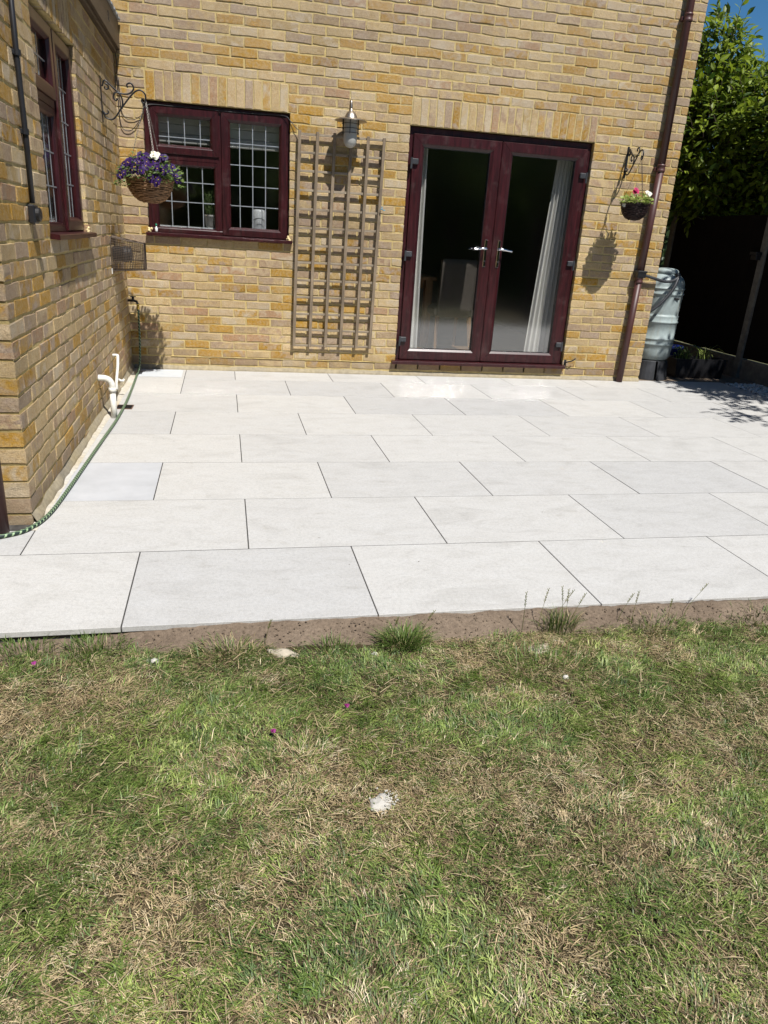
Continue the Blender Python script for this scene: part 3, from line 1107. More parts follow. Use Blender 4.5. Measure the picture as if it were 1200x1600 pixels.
# top-hung vent
v = frame_mb(0.200, 0.768, 1.835, 2.190, 0.072, yf - .014, yf + .045, .018).build('vent_sash', M['upvc'], win)
pane(0.272, 0.696, 1.907, 2.118, yf + .018, v, [0.352, 0.484, 0.614], [1.967])
MB().box(0.200, yf - .001, 1.792, 0.756, yf + .06, 1.833).build('transom', M['upvc'], win)
# fixed light below
v = frame_mb(0.200, 0.768, zs + .002, 1.791, 0.046, yf + .001, yf + .045, .016).build('fixed_light', M['upvc'], win)
pane(0.246, 0.722, 1.252, 1.745, yf + .02, v, [0.357, 0.494, 0.623], [1.622, 1.462])
# side-hung casement
v = frame_mb(0.790, 1.358, zs + .004, 2.190, 0.074, yf - .014, yf + .045, .018).build('casement', M['upvc'], win)
pane(0.864, 1.284, 1.282, 2.116, yf + .018, v, [0.944, 1.056, 1.168], [1.961, 1.791, 1.626, 1.461])
for (fx, fz) in ((.165, 1.215), (1.372, 1.205)):
    b = MB()
    for _ in range(9):
        r = random.uniform(.008, .014)
        cx, cy, cz = fx + random.gauss(0, .008), -.002 + random.gauss(0, .004), fz + random.gauss(0, .014)
        b.lathe([(r * .1, -r), (r * .7, -r * .7), (r, 0), (r * .7, r * .7), (r * .1, r)], 7, (cx, cy, cz))
    b.build('expanding_foam', M['foam'], win, True)

lw = empty('leaded_window', (-0.05, 0, 0), PI / 2 + WA, label='maroon framed leaded window in the left wing wall seen at an angle', cat='window')
zs, yf = leaded_window(lw, LO, -2.36, RECS=0.035)
v = frame_mb(LO[0] + .03, -2.372, 1.86, 2.200, 0.072, yf - .014, yf + .045, .018).build('vent_sash', M['upvc'], lw)
pane(LO[0] + .102, -2.444, 1.932, 2.128, yf + .018, v, [-2.72, -2.60], [2.03])
MB().box(LO[0] + .03, yf - .001, 1.82, -2.384, yf + .06, 1.858).build('transom', M['upvc'], lw)
v = frame_mb(LO[0] + .03, -2.372, zs + .002, 1.819, 0.046, yf + .001, yf + .045, .016).build('fixed_light', M['upvc'], lw)
pane(LO[0] + .076, -2.418, 1.252, 1.773, yf + .02, v, [-2.745, -2.62, -2.50], [1.60, 1.43])
v = frame_mb(-2.348, LO[1] - .018, zs + .004, 2.200, 0.074, yf - .014, yf + .045, .018).build('casement', M['upvc'], lw)
pane(-2.274, LO[1] - .092, 1.282, 2.126, yf + .018, v, [-2.18, -2.09, -2.0], [1.961, 1.791, 1.626, 1.461])
b = MB()
for _ in range(8):
    r = random.uniform(.008, .013)
    cx, cy, cz = LO[1] + random.gauss(0, .008), .0 + random.gauss(0, .003), 1.21 + random.gauss(0, .01)
    b.lathe([(r * .1, -r), (r * .7, -r * .7), (r, 0), (r * .7, r * .7), (r * .1, r)], 7, (cx, cy, cz))
b.build('expanding_foam', M['foam'], lw, True)

ev = empty('shading_eaves', (0, 0, 0), label='unseen eaves of the house with an overhang sized to shade the upper wall', cat='eaves')
MB().box(-2.0, -.44, 5.255, XR + .25, .3, 5.275).build('soffit', M['fascia'], ev)  # unseen eaves, projection set to keep sun off the upper wall
MB().box(-2.0, -.465, 5.25, XR + .25, -.442, 5.44).build('fascia_board', M['fascia'], ev)
MB().tube([(-2.0, -.515, 5.45), (XR + .25, -.515, 5.45)], .05, 12).build('gutter', M['pipe'], ev, True)
rf = MB()
rf.add([(-2.0, -.47, 5.51), (XR + .3, -.47, 5.51), (XR + .3, 3.6, 8.2), (-2.0, 3.6, 8.2), (XR + .3, 7.4, 5.51), (-2.0, 7.4, 5.51)], [(0, 1, 2, 3), (3, 2, 4, 5)])
rf.build('roof', M['soil'], ev)

# ---- french doors
dr = empty('french_doors', (0, 0, 0), label='maroon french doors with two tall panes and chrome handles', cat='doors')
yf = 0.045
frame_mb(DO[0] + .004, DO[1] - .004, DO[2] + .028, DO[3] - .004, .066, yf, yf + .07, .004).build('frame', M['upvc'], dr)
s_ = MB()
prof = [(-.05, .118), (-.05, .142), (-.044, .147), (yf + .02, .152), (yf + .06, .152), (yf + .06, .120), (.0, .120), (-.04, .118)]
n = len(prof)
s_.add([(x, p[0], p[1]) for x in (2.400, 4.232) for p in prof], [(i, (i + 1) % n, n + (i + 1) % n, n + i) for i in range(n)] + [tuple(range(n))[::-1], tuple(range(n, 2 * n))])
s_.build('sill', M['upvc'], dr)
MB().box(DO[0], 0.004, 0.062, DO[1], .06, 0.1165).build('sill_board', M['mortar_grey'], dr)
for i, (a, c_, hx) in enumerate(((2.482, 3.322, -1), (3.332, 4.172, 1))):
    lf = frame_mb(a, c_, .158, 2.166, 0.104, yf - .022, yf + .045, .016)
    L_ = lf.build('door_leaf', M['upvc'], dr)
    frame_mb(a + .100, c_ - .100, .258, 2.066, .006, yf - .008, yf + .02, .0).build('gasket', M['gasket'], L_)
    g = pane(a + .106, c_ - .106, .264, 2.060, yf + .012, L_, lead=False)
    # hinges
    for hz in (1.938, 1.145, 0.352):
        xh = a + .018 if hx < 0 else c_ - .018
        b = MB()
        b.box(xh - .036, yf - .046, hz - .024, xh + .036, yf - .023, hz + .024, .005)
        xk = xh - .030 if hx < 0 else xh + .030
        b.tube([(xk, yf - .042, hz - .062), (xk, yf - .042, hz + .030)], .0105, 10)
        b.build('hinge', M['greyblack'], dr)
    # handle
    xh = c_ - .062 if hx < 0 else a + .062
    h_ = MB().box(xh - .0145, yf - .031, 1.068, xh + .0145, yf - .022, 1.315, .006)
    H = h_.build('handle_plate', M['chrome'], L_)
    b = MB()
    d_ = -1 if hx < 0 else 1
    b.tube([(xh, yf - .026, 1.235), (xh, yf - .068, 1.235)], .010, 12)
    b.tube(bez([(xh, yf - .066, 1.235), (xh + d_ * .035, yf - .070, 1.236), (xh + d_ * .085, yf - .066, 1.228), (xh + d_ * .128, yf - .064, 1.224)], 5), [.0095] * 10 + [.008] * 6, 10)
    b.build('lever', M['chrome'], H, True)
    MB().lathe([(.008, -.002), (.008, .003)], 14).build('keyhole', M['gasket'], H, loc=(xh, yf - .032, 1.12), rot=(PI / 2, 0, 0))
MB().box(3.3225, yf - .030, .165, 3.3315, yf - .005, 2.16, .002).build('meeting_strip', M['upvc'], dr)
# black hold-back hook screwed to the wall by the door
hk = empty('door_stay', (4.245, 0, 0.155), label='small black hold-back hook on the wall at the foot of the door', cat='door stay')
b = MB()
b.box(-.012, -.004, -.01, .012, .004, .05, .002)
b.tube(bez([(0, -.004, .02), (.02, -.03, .035), (.055, -.05, .05), (.085, -.055, .075)], 5), .0065, 8)
b.build('arm', M['black'], hk, True)
MB().tube([(-.002, -.006, -.005), (-.01, -.02, -.012)], .004, 8).build('screw_eye', M['chrome'], hk, True)

# ------------------------------------------------------------------ room behind the glass
room = MB()
room.box(-1.5, 4.2, 0.0, 5.0, 4.25, 2.7)
room.box(4.8, .29, 0.0, 4.85, 4.2, 2.7)
room.box(-1.55, .29, 0.0, -1.5, 4.2, 2.7)
room.box(1.95, .29, 0.0, 2.0, 4.19, 2.7)
room.build('room_walls', M['room'], label='dim walls of the rooms behind the glass', kind='structure')
MB().box(-1.5, .285, 2.5, 4.8, 4.2, 2.55).build('room_ceiling', M['room'], label='ceiling of the rooms behind the glass', kind='structure')
MB().box(-1.5, .12, .10, 4.8, 4.2, .15).build('room_floor', M['floor'], label='wooden floor inside the french doors', kind='structure')
MB().box(WO[0] + .01, .115, 1.235, WO[1] - .01, .34, 1.262, .003).build('window_board', M['ceramic'], label='white inner board below the leaded window', kind='structure')


def curtain(name, x0b, x1b, x0t, x1t, y, zb, zt, folds, mat, label, amp=.022, dy=0.0):
    nx, nz = folds * 10, 24
    vs, fs = [], []
    for sgn in (0, 1):
        for j in range(nz + 1):
            t_ = j / nz
            for i in range(nx + 1):
                s1 = i / nx
                xa, xb = x0b + (x0t - x0b) * t_, x1b + (x1t - x1b) * t_
                vs.append((xa + (xb - xa) * s1, y + dy * (1 - t_) + amp * math.sin(s1 * folds * 2 * PI + .6 * math.sin(t_ * 3)) + sgn * .004, zb + (zt - zb) * t_))
    o = (nx + 1) * (nz + 1)
    for j in range(nz):
        for i in range(nx):
            a = j * (nx + 1) + i
            fs.append((a, a + 1, a + nx + 2, a + nx + 1))
            fs.append((o + a, o + a + nx + 1, o + a + nx + 2, o + a + 1))
    b = MB()
    b.add(vs, fs)
    return b.build(name, mat, smooth=True, label=label, cat='curtain')


curtain('curtain', 3.86, 4.13, 3.97, 4.14, .22, .17, 2.16, 5, M['curtain'], 'pale floor length curtain gathered inside the right door pane')
curtain('curtain', 2.52, 2.70, 2.52, 2.665, .20, .17, 2.16, 3, M['curtain'], 'narrow white curtain edge inside the left door pane')
# chair and table
ch = empty('dining_chair', (3.20, .78, .15), 0.06, label='taupe fabric dining chair with oak legs behind the left door', cat='chair')
MB().box(-.22, -.10, .36, .22, .36, .47, .03).build('seat', M['fabric'], ch)
b = MB()
n = 8
vs, fs = [], []
for j in range(9):
    z = .40 + .56 * j / 8
    for i in range(n + 1):
        s1 = i / n
        bow = .02 * math.sin(PI * s1)
        vs.append((-.19 - .012 * j / 8 + s1 * (.38 + .024 * j / 8), -.12 - .05 * (j / 8) - bow, z - (.012 if (j == 8 and i in (0, n)) else 0)))
m0 = len(vs)
vs += [(x, y + .06, z) for x, y, z in vs]
for j in range(8):
    for i in range(n):
        a = j * (n + 1) + i
        fs.append((a, a + 1, a + n + 2, a + n + 1))
        fs.append((m0 + a, m0 + a + n + 1, m0 + a + n + 2, m0 + a + 1))
for i in range(n):
    a = 8 * (n + 1) + i
    fs.append((a, a + 1, m0 + a + 1, m0 + a))
    fs.append((i + 1, i, m0 + i, m0 + i + 1))
for j in range(8):
    a = j * (n + 1)
    fs.append((a + n + 1, a, m0 + a, m0 + a + n + 1))
    a += n
    fs.append((a, a + n + 1, m0 + a + n + 1, m0 + a))
b.add(vs, fs)
b.build('backrest', M['fabric'], ch, True)
for lx, ly, sx, sy in ((-.18, -.07, -.02, -.07), (.18, -.07, .02, -.07), (-.18, .32, 0, .02), (.18, .32, 0, .02)):
    MB().tube([(lx, ly, .37), (lx + sx, ly + sy, 0)], [.024, .016], 4).build('leg', M['oak'], ch)
tb = empty('dining_table', (2.75, 1.55, .15), label='oak dining table end seen through the left door pane', cat='table')
MB().box(-.55, -.62, .72, .30, .9, .76, .004).build('table_top', M['oak'], tb)
for lx, ly in ((-.5, -.57), (.22, -.57), (-.5, .82), (.22, .82)):
    MB().box(lx - .04, ly - .04, 0, lx + .04, ly + .04, .719).build('leg', M['oak'], tb)
MB().box(-.45, -.58, .63, .16, -.555, .719).build('apron', M['oak'], tb)

bl = MB()
for k in range(4):
    bl.box(WO[0] + .02, .135 + .004 * (k % 2), 1.93 + .075 * k, WO[1] - .02, .16 + .004 * (k % 2), 2.003 + .075 * k, .006)
bl.build('roman_blind', M['blind'], label='pale folded blind hanging inside the top of the leaded window', cat='blind')

# things on the window board
rp = empty('rosemary_pot', (.690, .165, 1.262), label='small grey pot of rosemary on the board inside the window', cat='potted plant')
MB().lathe([(.042, 0), (.052, .02), (.058, .09), (.062, .095), (.062, .11), (.052, .11), (.05, .095)], 20).build('pot', M['potgrey'], rp, True)
b = MB()
for _ in range(42):
    a, l = random.uniform(0, 2 * PI), random.uniform(.10, .24)
    bx, by = random.gauss(0, .02), random.gauss(0, .02)
    tx, ty = bx + math.cos(a) * l * random.uniform(.1, .45), by + math.sin(a) * l * random.uniform(.1, .3)
    P0, P1 = Vector((bx, by, .10)), Vector((tx, ty, .10 + l))
    b.tube([P0, P1], [.0014, .0008], 3)
    for q in range(14):
        p = P0.lerp(P1, .15 + .85 * q / 14)
        aa = random.uniform(0, 2 * PI)
        b.disc_leaf(p, Vector((math.cos(aa), math.sin(aa), .8)), Vector((0, 0, 1)), .026, .0065)
b.build('rosemary', M['rosemary'], rp, kind='stuff')
cj = empty('ceramic_jar', (1.115, .20, 1.262), label='white ceramic jar with wire handle on the board inside the window', cat='jar')
MB().lathe([(.060, 0), (.064, .006), (.064, .165), (.059, .178), (.030, .186), (.001, .187)], 26).build('body', M['ceramic'], cj, True)
b = MB()
b.tube([(-.064, -.002, .06)] + [(-.064 * math.cos(PI * k / 12), -.03 - .034 * math.sin(PI * k / 12), .06 + .05 * math.sin(PI * k / 12)) for k in range(13)] + [(.064, -.002, .06)], .0022, 6)
b.build('handle', M['iron'], cj, True)
MB().tube([(0, -.004, .185), (0.002, -.004, .215), (.012, -.004, .222), (.01, -.004, .20)], .0022, 6).build('wick', M['iron'], cj, True)
bt = empty('small_bottle', (.222, -.018, 1.205), label='tiny clear bottle with a green cap on the outer window sill', cat='bottle')
MB().lathe([(.010, 0), (.012, .003), (.012, .028), (.006, .036), (.006, .044)], 14).build('body', M['ceramic'], bt, True)
MB().lathe([(.0075, .045), (.0075, .062), (.006, .064)], 12).build('cap', simple('green_cap', (.02, .28, .16), .4), bt, True)

# ------------------------------------------------------------------ trellis
tr = empty('trellis', (0, 0, 0), label='weathered wooden square trellis panel fixed to the rear wall', cat='trellis')
tops = [1.457, 1.609, 1.757, 1.907, 2.060, 2.202]
bots = [1.431, 1.581, 1.733, 1.882, 2.033, 2.163]
ZB, ZT = .258, 2.098
for xt, xb in zip(tops, bots):
    b = MB().box(-.0135, -.0075, 0, .0135, .0075, 1.84 + random.uniform(-.004, .006), .0025)
    for i, (x, y, z) in enumerate(b.v):
        f_t = z / 1.84
        b.v[i] = (x + xb + (xt - xb) * f_t + .003 * math.sin(f_t * 5 + xt * 9), y - .049 + .002 * math.sin(f_t * 7 + xb), z + ZB)
    b.build('upright_slat', M['trellis'], tr)
hz = [2.073, 1.929, 1.783, 1.627, 1.472, 1.315, 1.166, 1.018, .863, .711, .560, .415, .269]
hr = [2.080, 1.935, 1.790, 1.636, 1.478, 1.326, 1.174, 1.026, .870, .720, .568, .417, .274]
for k, (za, zb) in enumerate(zip(hz, hr)):
    f_t = (za - ZB) / 1.84
    xa = bots[0] + (tops[0] - bots[0]) * f_t - .012
    xb = bots[-1] + (tops[-1] - bots[-1]) * f_t + .012
    L_ = xb - xa
    o = MB().box(0, -.0065, -.0100, L_, .0065, .0100, .002).build('cross_slat', M['trellis_h'], tr, loc=(xa, -.0330, za - .002), rot=(0, -math.atan2(zb - za, L_), 0))
for x_, z_ in ((1.46, 1.9), (2.19, 1.9), (1.44, .5), (2.17, .5)):
    MB().box(x_ - .012, -.026, z_ - .03, x_ + .012, .002, z_ + .03).build('spacer', M['trellis'], tr)
b = MB()
b.tube(bez([(2.19, -.07, 1.512), (2.205, -.085, 1.516), (2.225, -.075, 1.505), (2.238, -.06, 1.510)], 4), .0035, 6)
b.tube(bez([(2.20, -.078, 1.512), (2.21, -.08, 1.528), (2.20, -.075, 1.535)], 4), .003, 6)
b.build('blue_tie', simple('blue_twine', (.06, .28, .42), .7), tr, True)

# ------------------------------------------------------------------ wall lantern
ln = empty('wall_lantern', (1.878, 0, 2.0), label='stainless steel fisherman wall lantern above the trellis', cat='lantern')
D = .17
MB().lathe([(.045, 0), (.045, .012), (.035, .018)], 20).build('wall_plate', M['steel'], ln, True, loc=(0, -.0, .19), rot=(PI / 2, 0, 0))
MB().tube(bez([(0, -.015, .19), (0, -.06, .20), (0, -.10, .27), (0, -.135, .335), (0, -.160, .338), (0, -D, .30), (0, -D, .25)], 6), .011, 12).build('arm', M['steel'], ln, True)
MB().lathe([(.010, .285), (.018, .262), (.034, .252), (.048, .232), (.056, .212), (.060, .206)], 28, (0, -D, 0), cap=False).build('cap', M['steel'], ln, True)
MB().lathe([(.058, .208), (.10, .203), (.138, .190), (.140, .187), (.136, .186), (.10, .199), (.05, .200)], 40, (0, -D, 0), cap=False).build('shade', M['steel'], ln, True)
jar = NT('frosted_jar', 0.35, 0.5)
jar.color((.34, .34, .32))
MB().lathe([(.002, -.020), (.022, -.016), (.042, -.002), (.055, .022), (.058, .05), (.058, .198)], 28, (0, -D, 0), cap=False).build('glass_jar', jar.m, ln, True)
b = MB()
for z_ in (.165, .130, .095):
    b.tube([(.074 * math.cos(2 * PI * k / 28), -D + .074 * math.sin(2 * PI * k / 28), z_) for k in range(28)], .0028, 6, closed=True)
for a in (.3, 1.35, 2.4, 3.45, 4.5, 5.55):
    b.tube([(.074 * math.cos(a), -D + .074 * math.sin(a), .20), (.074 * math.cos(a), -D + .074 * math.sin(a), .085)], .0032, 6)
b.build('cage', M['iron'], ln, True)


# ------------------------------------------------------------------ scroll brackets and baskets
def spiral(c, r0, r1, a0, a1, n=22):
    return [(c[0] + (r0 + (r1 - r0) * k / n) * math.cos(a0 + (a1 - a0) * k / n), c[1] + (r0 + (r1 - r0) * k / n) * math.sin(a0 + (a1 - a0) * k / n)) for k in range(n + 1)]


def bracket(root, reach, h, mat, rr=.0058):
    """scroll bracket: plate on x=0 (local), arm reaching +x; z up"""
    q = reach / .30
    MB().box(-.001, -.010, -h / 2 - .02, .005, .010, h / 2 + .02, .002).build('back_plate', mat, root)

    def st(pts, name='scroll', r=rr):
        MB().tube([(x * q, 0, z) for x, z in pts], r, 8).build(name, mat, root, True)
    # main stay: lower scroll, diagonal, hook over at the tip
    p = spiral((.028, -h / 2 + .045), .010, .024, 5.6, .9, 16)
    lower = [(x, z) for x, z in spiral((.030, -h / 2 + .052), .008, .022, 7.2, 3.1, 18)]
    diag = bez([(.008, 0, -h / 2 + .050), (.022, 0, -h / 2 + .012), (.075, 0, -h / 2 + .008), (.14, 0, -.035), (.215, 0, .055), (.262, 0, .082), (.297, 0, .060), (.300, 0, .018), (.284, 0, .0), (.272, 0, .014), (.280, 0, .032)], 6)
    MB().tube([(x * q, 0, z) for x, z in lower] + [(v_.x * q, 0, v_.z) for v_ in diag], rr, 8).build('stay', mat, root, True)
    # upper wave from a scroll by the plate to a scroll on top
    up = [(x, z) for x, z in spiral((.035, h / 2 - .035), .008, .028, -2.5, 3.6, 20)][::1]
    wave = bez([(.010, 0, h / 2 - .045), (.030, 0, h / 2 - .006), (.075, 0, h / 2 - .040), (.13, 0, h / 2 - .078), (.19, 0, h / 2 - .075), (.222, 0, h / 2 - .040), (.205, 0, h / 2 - .008), (.178, 0, h / 2 - .018), (.182, 0, h / 2 - .038)], 6)
    MB().tube([(v_.x * q, 0, v_.z) for v_ in wave], rr, 8).build('scroll', mat, root, True)
    st([(x, z) for x, z in spiral((.036, h / 2 - .048), .022, .007, 1.9, -3.8, 22)])
    s3 = bez([(.135, 0, -.05), (.142, 0, .0), (.125, 0, .045), (.092, 0, .048), (.082, 0, .018), (.098, 0, .0), (.108, 0, .014)], 6)
    MB().tube([(v_.x * q, 0, v_.z) for v_ in s3], rr, 8).build('scroll', mat, root, True)
    b = MB()
    for z_ in (h / 2, -h / 2):
        b.lathe([(.005, 0), (.005, .003), (.003, .005)], 8, (0, 0, 0))
    return root


HOOK = Vector((0.266, -0.843, 2.118))
bl_ = empty('scroll_bracket', (-.036, -.86, 2.085), .03, label='black wrought iron scroll bracket on the left wing wall holding the wicker basket', cat='bracket')
bracket(bl_, .305, .255, M['iron'])
HOOKR = Vector((4.548, -.318, 2.095))
br_ = empty('scroll_bracket', (4.567, -.002, 2.085), -PI / 2 - .05, label='small black scroll bracket on the rear wall right of the doors', cat='bracket')
bracket(br_, .325, .23, M['iron'], .0062)


def wicker_bowl(root, R, H, mat, nr=17, ns=22, loose=.0035):
    """woven bowl, rim at z=0, bottom at -H"""
    for j in range(nr):
        t_ = j / (nr - 1)
        ang = t_ * PI / 2 * .93
        rr = R * (math.cos(ang) ** .62 * .86 + .14 * (1 - t_)) if j else R
        z = -H * math.sin(ang)
        rr = max(rr, R * .30)
        b = MB()
        nseg = ns * 4
        th = .0048 if j else .0075
        for st_ in (0, 1):
            pts = []
            for k in range(nseg):
                a = 2 * PI * k / nseg
                wv = loose * math.sin(a * ns / 2 + (j + st_) * PI)
                pts.append(((rr + wv) * math.cos(a), (rr + wv) * math.sin(a), z - st_ * H / nr * .5 + .0022 * math.sin(a * 3 + j * 1.7)))
            b.tube(pts, th * (.8 if st_ else 1), 5, closed=True)
        b.build('withy_ring', mat, root, True)
    b = MB()
    for k in range(ns):
        a = 2 * PI * k / ns
        pts = []
        for j in range(nr):
            t_ = j / (nr - 1)
            ang = t_ * PI / 2 * .93
            rr = R * (math.cos(ang) ** .62 * .86 + .14 * (1 - t_)) if j else R
            rr = max(rr, R * .30)
            pts.append((rr * math.cos(a), rr * math.sin(a), -H * math.sin(ang)))
        b.tube(pts, .0032, 4)
    b.build('stakes', mat, root, True)
    MB().lathe([(R * .32, -H * 1.0), (R * .30, -H * 1.01)], 20).build('base', mat, root, True)
    pf = []
    for j in range(nr):
        t_ = j / (nr - 1)
        ang = t_ * PI / 2 * .93
        pf.append((max(R * (math.cos(ang) ** .62 * .86 + .14 * (1 - t_)) * .965, R * .2), -H * math.sin(ang)))
    pf[0] = (R * .97, -.004)
    MB().lathe(pf, 28, cap=False).build('liner', M['black'], root, True)
    MB().lathe([(.002, .0), (R * .6, -.004), (R * .95, -.014)], 24, cap=False).build('compost', M['soil'], root, True)


def chains(root, hook_local, R, mat, nch=3, ph=.5):
    """chains of small links from the hook down to the rim"""
    for i in range(nch):
        a = ph + 2 * PI * i / nch
        P0, P1 = Vector(hook_local), Vector((R * math.cos(a), R * math.sin(a), .0))
        n = int((P1 - P0).length / .019)
        b = MB()
        for k in range(n):
            c_ = P0.lerp(P1, (k + .5) / n)
            d_ = (P1 - P0).normalized()
            s1 = d_.cross(Vector((0, 0, 1)) if k % 2 else Vector((math.cos(a), math.sin(a), 0.3))).normalized()
            b.tube([c_ + d_ * .0115 * math.cos(q * PI / 4) + s1 * .0045 * math.sin(q * PI / 4) for q in range(8)], .0013, 4, closed=True)
        b.build('chain', mat, root, True)


def pansy_mesh(name, mat, r=.023):
    b = MB()
    for i, a in enumerate((1.57 + .6, 1.57 - .6, 3.3, -.15, -1.57)):
        pr_ = r * (.92 if i < 4 else 1.1)
        cx, cz = math.cos(a) * r * .55, math.sin(a) * r * .55
        vs = [(0, 0, 0)]
        for k in range(8):
            q = 2 * PI * k / 8
            vs.append((cx + pr_ * .72 * math.cos(q), -.0015 * i - .004 * math.cos(2 * q), cz + pr_ * .72 * math.sin(q)))
        vs[0] = (cx, .004 - .0015 * i, cz)
        b.add(vs, [(0, k + 1, (k + 1) % 8 + 1) for k in range(8)])
    return b.mesh(name, mat)


pm = pansy_mesh('flower', M['purple'])
pw = pansy_mesh('flower', M['white_petal'])
eye = MB().lathe([(.004, 0), (.003, .002), (.0005, .003)], 6).mesh('flower_eye', M['yellow'])


def put_flower(me, parent, P, direction, s=1.0, label=None, eye_=True):
    q = Vector(direction).normalized().to_track_quat('-Y', 'Z')
    e = q.to_euler()
    o = link('flower', me, parent, P, e, (s, s, s))
    o.rotation_euler.rotate_axis('Y', random.uniform(-.5, .5))
    if label:
        o['label'] = label
    if eye_:
        link('eye', eye, o, (0, -.008, 0), (PI / 2, 0, 0))
    return o


# left wicker basket with pansies
B1 = Vector((0.272, -0.86, 1.578))
bk = empty('hanging_basket', B1, .4, label='large brown wicker hanging basket full of purple pansies by the left wall', cat='hanging basket')
wicker_bowl(bk, .168, .155, M['wicker'])
hl = Matrix.Rotation(-.4, 3, 'Z') @ (HOOK - B1)
chains(bk, hl, .168, M['chain'], 3, .55)
pl = empty('pansy_plant', B1, label='trailing purple pansies with one white bloom in the wicker basket', cat='plant')
b = MB()
for _ in range(760):
    a = random.uniform(0, 2 * PI)
    rr = .235 * math.sqrt(random.random())
    hgt = .14 * math.sqrt(max(0, 1 - (rr / .25) ** 2)) + random.uniform(-.07, .04)
    if rr > .15:
        hgt -= .03
    # trailing side towards the wall
    if math.cos(a) < -.5:
        hgt -= random.uniform(0, .05)
    P = Vector((rr * math.cos(a) * 1.02, rr * math.sin(a), max(hgt, -.06)))
    d_ = Vector((math.cos(a) * .8 + random.gauss(0, .6), math.sin(a) * .8 + random.gauss(0, .6), random.uniform(-.3, .9)))
    b.disc_leaf(P, d_, Vector((random.gauss(0, .4), random.gauss(0, .4) - .3, 1)), random.uniform(.022, .04), random.uniform(.014, .022))
b.build('foliage', M['leaf'], pl, kind='stuff')
b = MB()
for _ in range(70):
    a = random.uniform(0, 2 * PI)
    rr = random.uniform(.06, .2)
    b.tube(bez([(rr * .4 * math.cos(a), rr * .4 * math.sin(a), 0), (rr * .8 * math.cos(a), rr * .8 * math.sin(a), .07), (rr * math.cos(a), rr * math.sin(a), .08)], 3), .0018, 4)
for a, dx in ((3.3, 0), (2.7, .02), (-.2, 0)):
    b.tube(bez([(.12 * math.cos(a), .12 * math.sin(a), .02), (.19 * math.cos(a), .19 * math.sin(a), .0), (.215 * math.cos(a), .21 * math.sin(a), -.06)], 4), .0016, 4)
b.build('stems', M['leaf'], pl, kind='stuff')
for _ in range(125):
    th = random.uniform(-PI, PI)
    el = random.uniform(.05, 1.35)
    rx, rz = .222, .17
    P = Vector((rx * math.cos(th) * math.cos(el), rx * math.sin(th) * math.cos(el), rz * math.sin(el) * .95 + .0 + random.uniform(-.012, .012)))
    if P.y > .1:
        continue
    P += Vector((0, 0, .05 * mnoise.noise(P * 9) - .01))
    nrm = Vector((P.x * 1.2 + random.gauss(0, .1), P.y - .25, P.z * .4 + random.gauss(.03, .06)))
    put_flower(pm, pl, P, nrm, random.uniform(.7, 1.08))
for dx, dz in ((.028, .0), (.052, -.006), (.036, .022), (.062, .018)):
    put_flower(pw, pl, (dx + .01, -.118 + dz, .158 + dz - abs(dx) * .1), (dx, -1, .6), .75, 'white pansy bloom')

# right dark basket
B2 = Vector((4.562, -.318, 1.712))
bk = empty('hanging_basket', B2, .2, label='small dark wicker hanging basket right of the french doors', cat='hanging basket')
wicker_bowl(bk, .128, .135, M['wicker_dark'], 14, 20, .003)
hl = Matrix.Rotation(-.2, 3, 'Z') @ (HOOKR - B2)
chains(bk, hl, .128, M['wire'], 3, .3)
pl = empty('geranium_plant', B2, label='low lime green plant with one red and one white flower in the dark basket', cat='plant')
b = MB()
for _ in range(270):
    a = random.uniform(0, 2 * PI)
    rr = .145 * math.sqrt(random.random())
    P = Vector((rr * math.cos(a), rr * math.sin(a), random.uniform(-.01, .075) * (1.3 - rr / .2)))
    d_ = Vector((math.cos(a) * .7 + random.gauss(0, .5), math.sin(a) * .7 + random.gauss(0, .5), random.uniform(0, .8)))
    b.disc_leaf(P, d_, Vector((random.gauss(0, .4), random.gauss(0, .4) - .2, 1)), random.uniform(.025, .042), random.uniform(.018, .028))
b.build('foliage', M['leaf_lime'], pl, kind='stuff')
b = MB()
b.tube(bez([(-.02, 0, 0), (-.03, -.01, .05), (-.028, -.012, .10)], 4), .002, 5)
b.tube(bez([(.07, 0, 0), (.085, -.005, .05), (.095, -.01, .085)], 4), .002, 5)
b.tube(bez([(-.1, -.02, 0), (-.125, -.03, .02), (-.13, -.03, -.012)], 4), .0018, 5)
b.build('stems', M['leaf_lime'], pl, True)
pp = pansy_mesh('flower', M['pink_petal'])
for q in ((-.030, -.02, .118), (-.018, -.02, .104), (-.036, -.015, .100)):
    put_flower(pp, pl, q, (random.gauss(0, .3), -1, .5), .85, 'crimson bloom', False)
for q in ((.095, -.015, .098), (.112, -.012, .092)):
    put_flower(pw, pl, q, (random.gauss(0, .3), -1, .8), 1.05, 'white bloom')
put_flower(pw, pl, (-.132, -.035, -.018), (-.4, -1, .1), .7, 'pale drooping bloom')

# ------------------------------------------------------------------ flue and wire guard
fg = empty('flue_guard', (-.036, -.80, 1.035), WA, label='rusty wire guard over the black boiler flue on the wing wall', cat='flue guard')
b = MB()
HW, HH, DP = .115, .130, .235


def guard_pt(u, v_, t_):
    # u,v in -1..1 across the mouth, t along the depth
    s1 = 1 - .30 * t_ ** 1.6
    return (t_ * DP, u * HW * s1, v_ * HH * (1 - .22 * t_) - .012 * t_)


def ring(t_):
    pts = []
    for k in range(24):
        a = 2 * PI * k / 24
        cu, cv = math.cos(a), math.sin(a)
        mx = max(abs(cu), abs(cv)) ** .75
        pts.append(guard_pt(cu / mx, cv / mx, t_))
    return pts


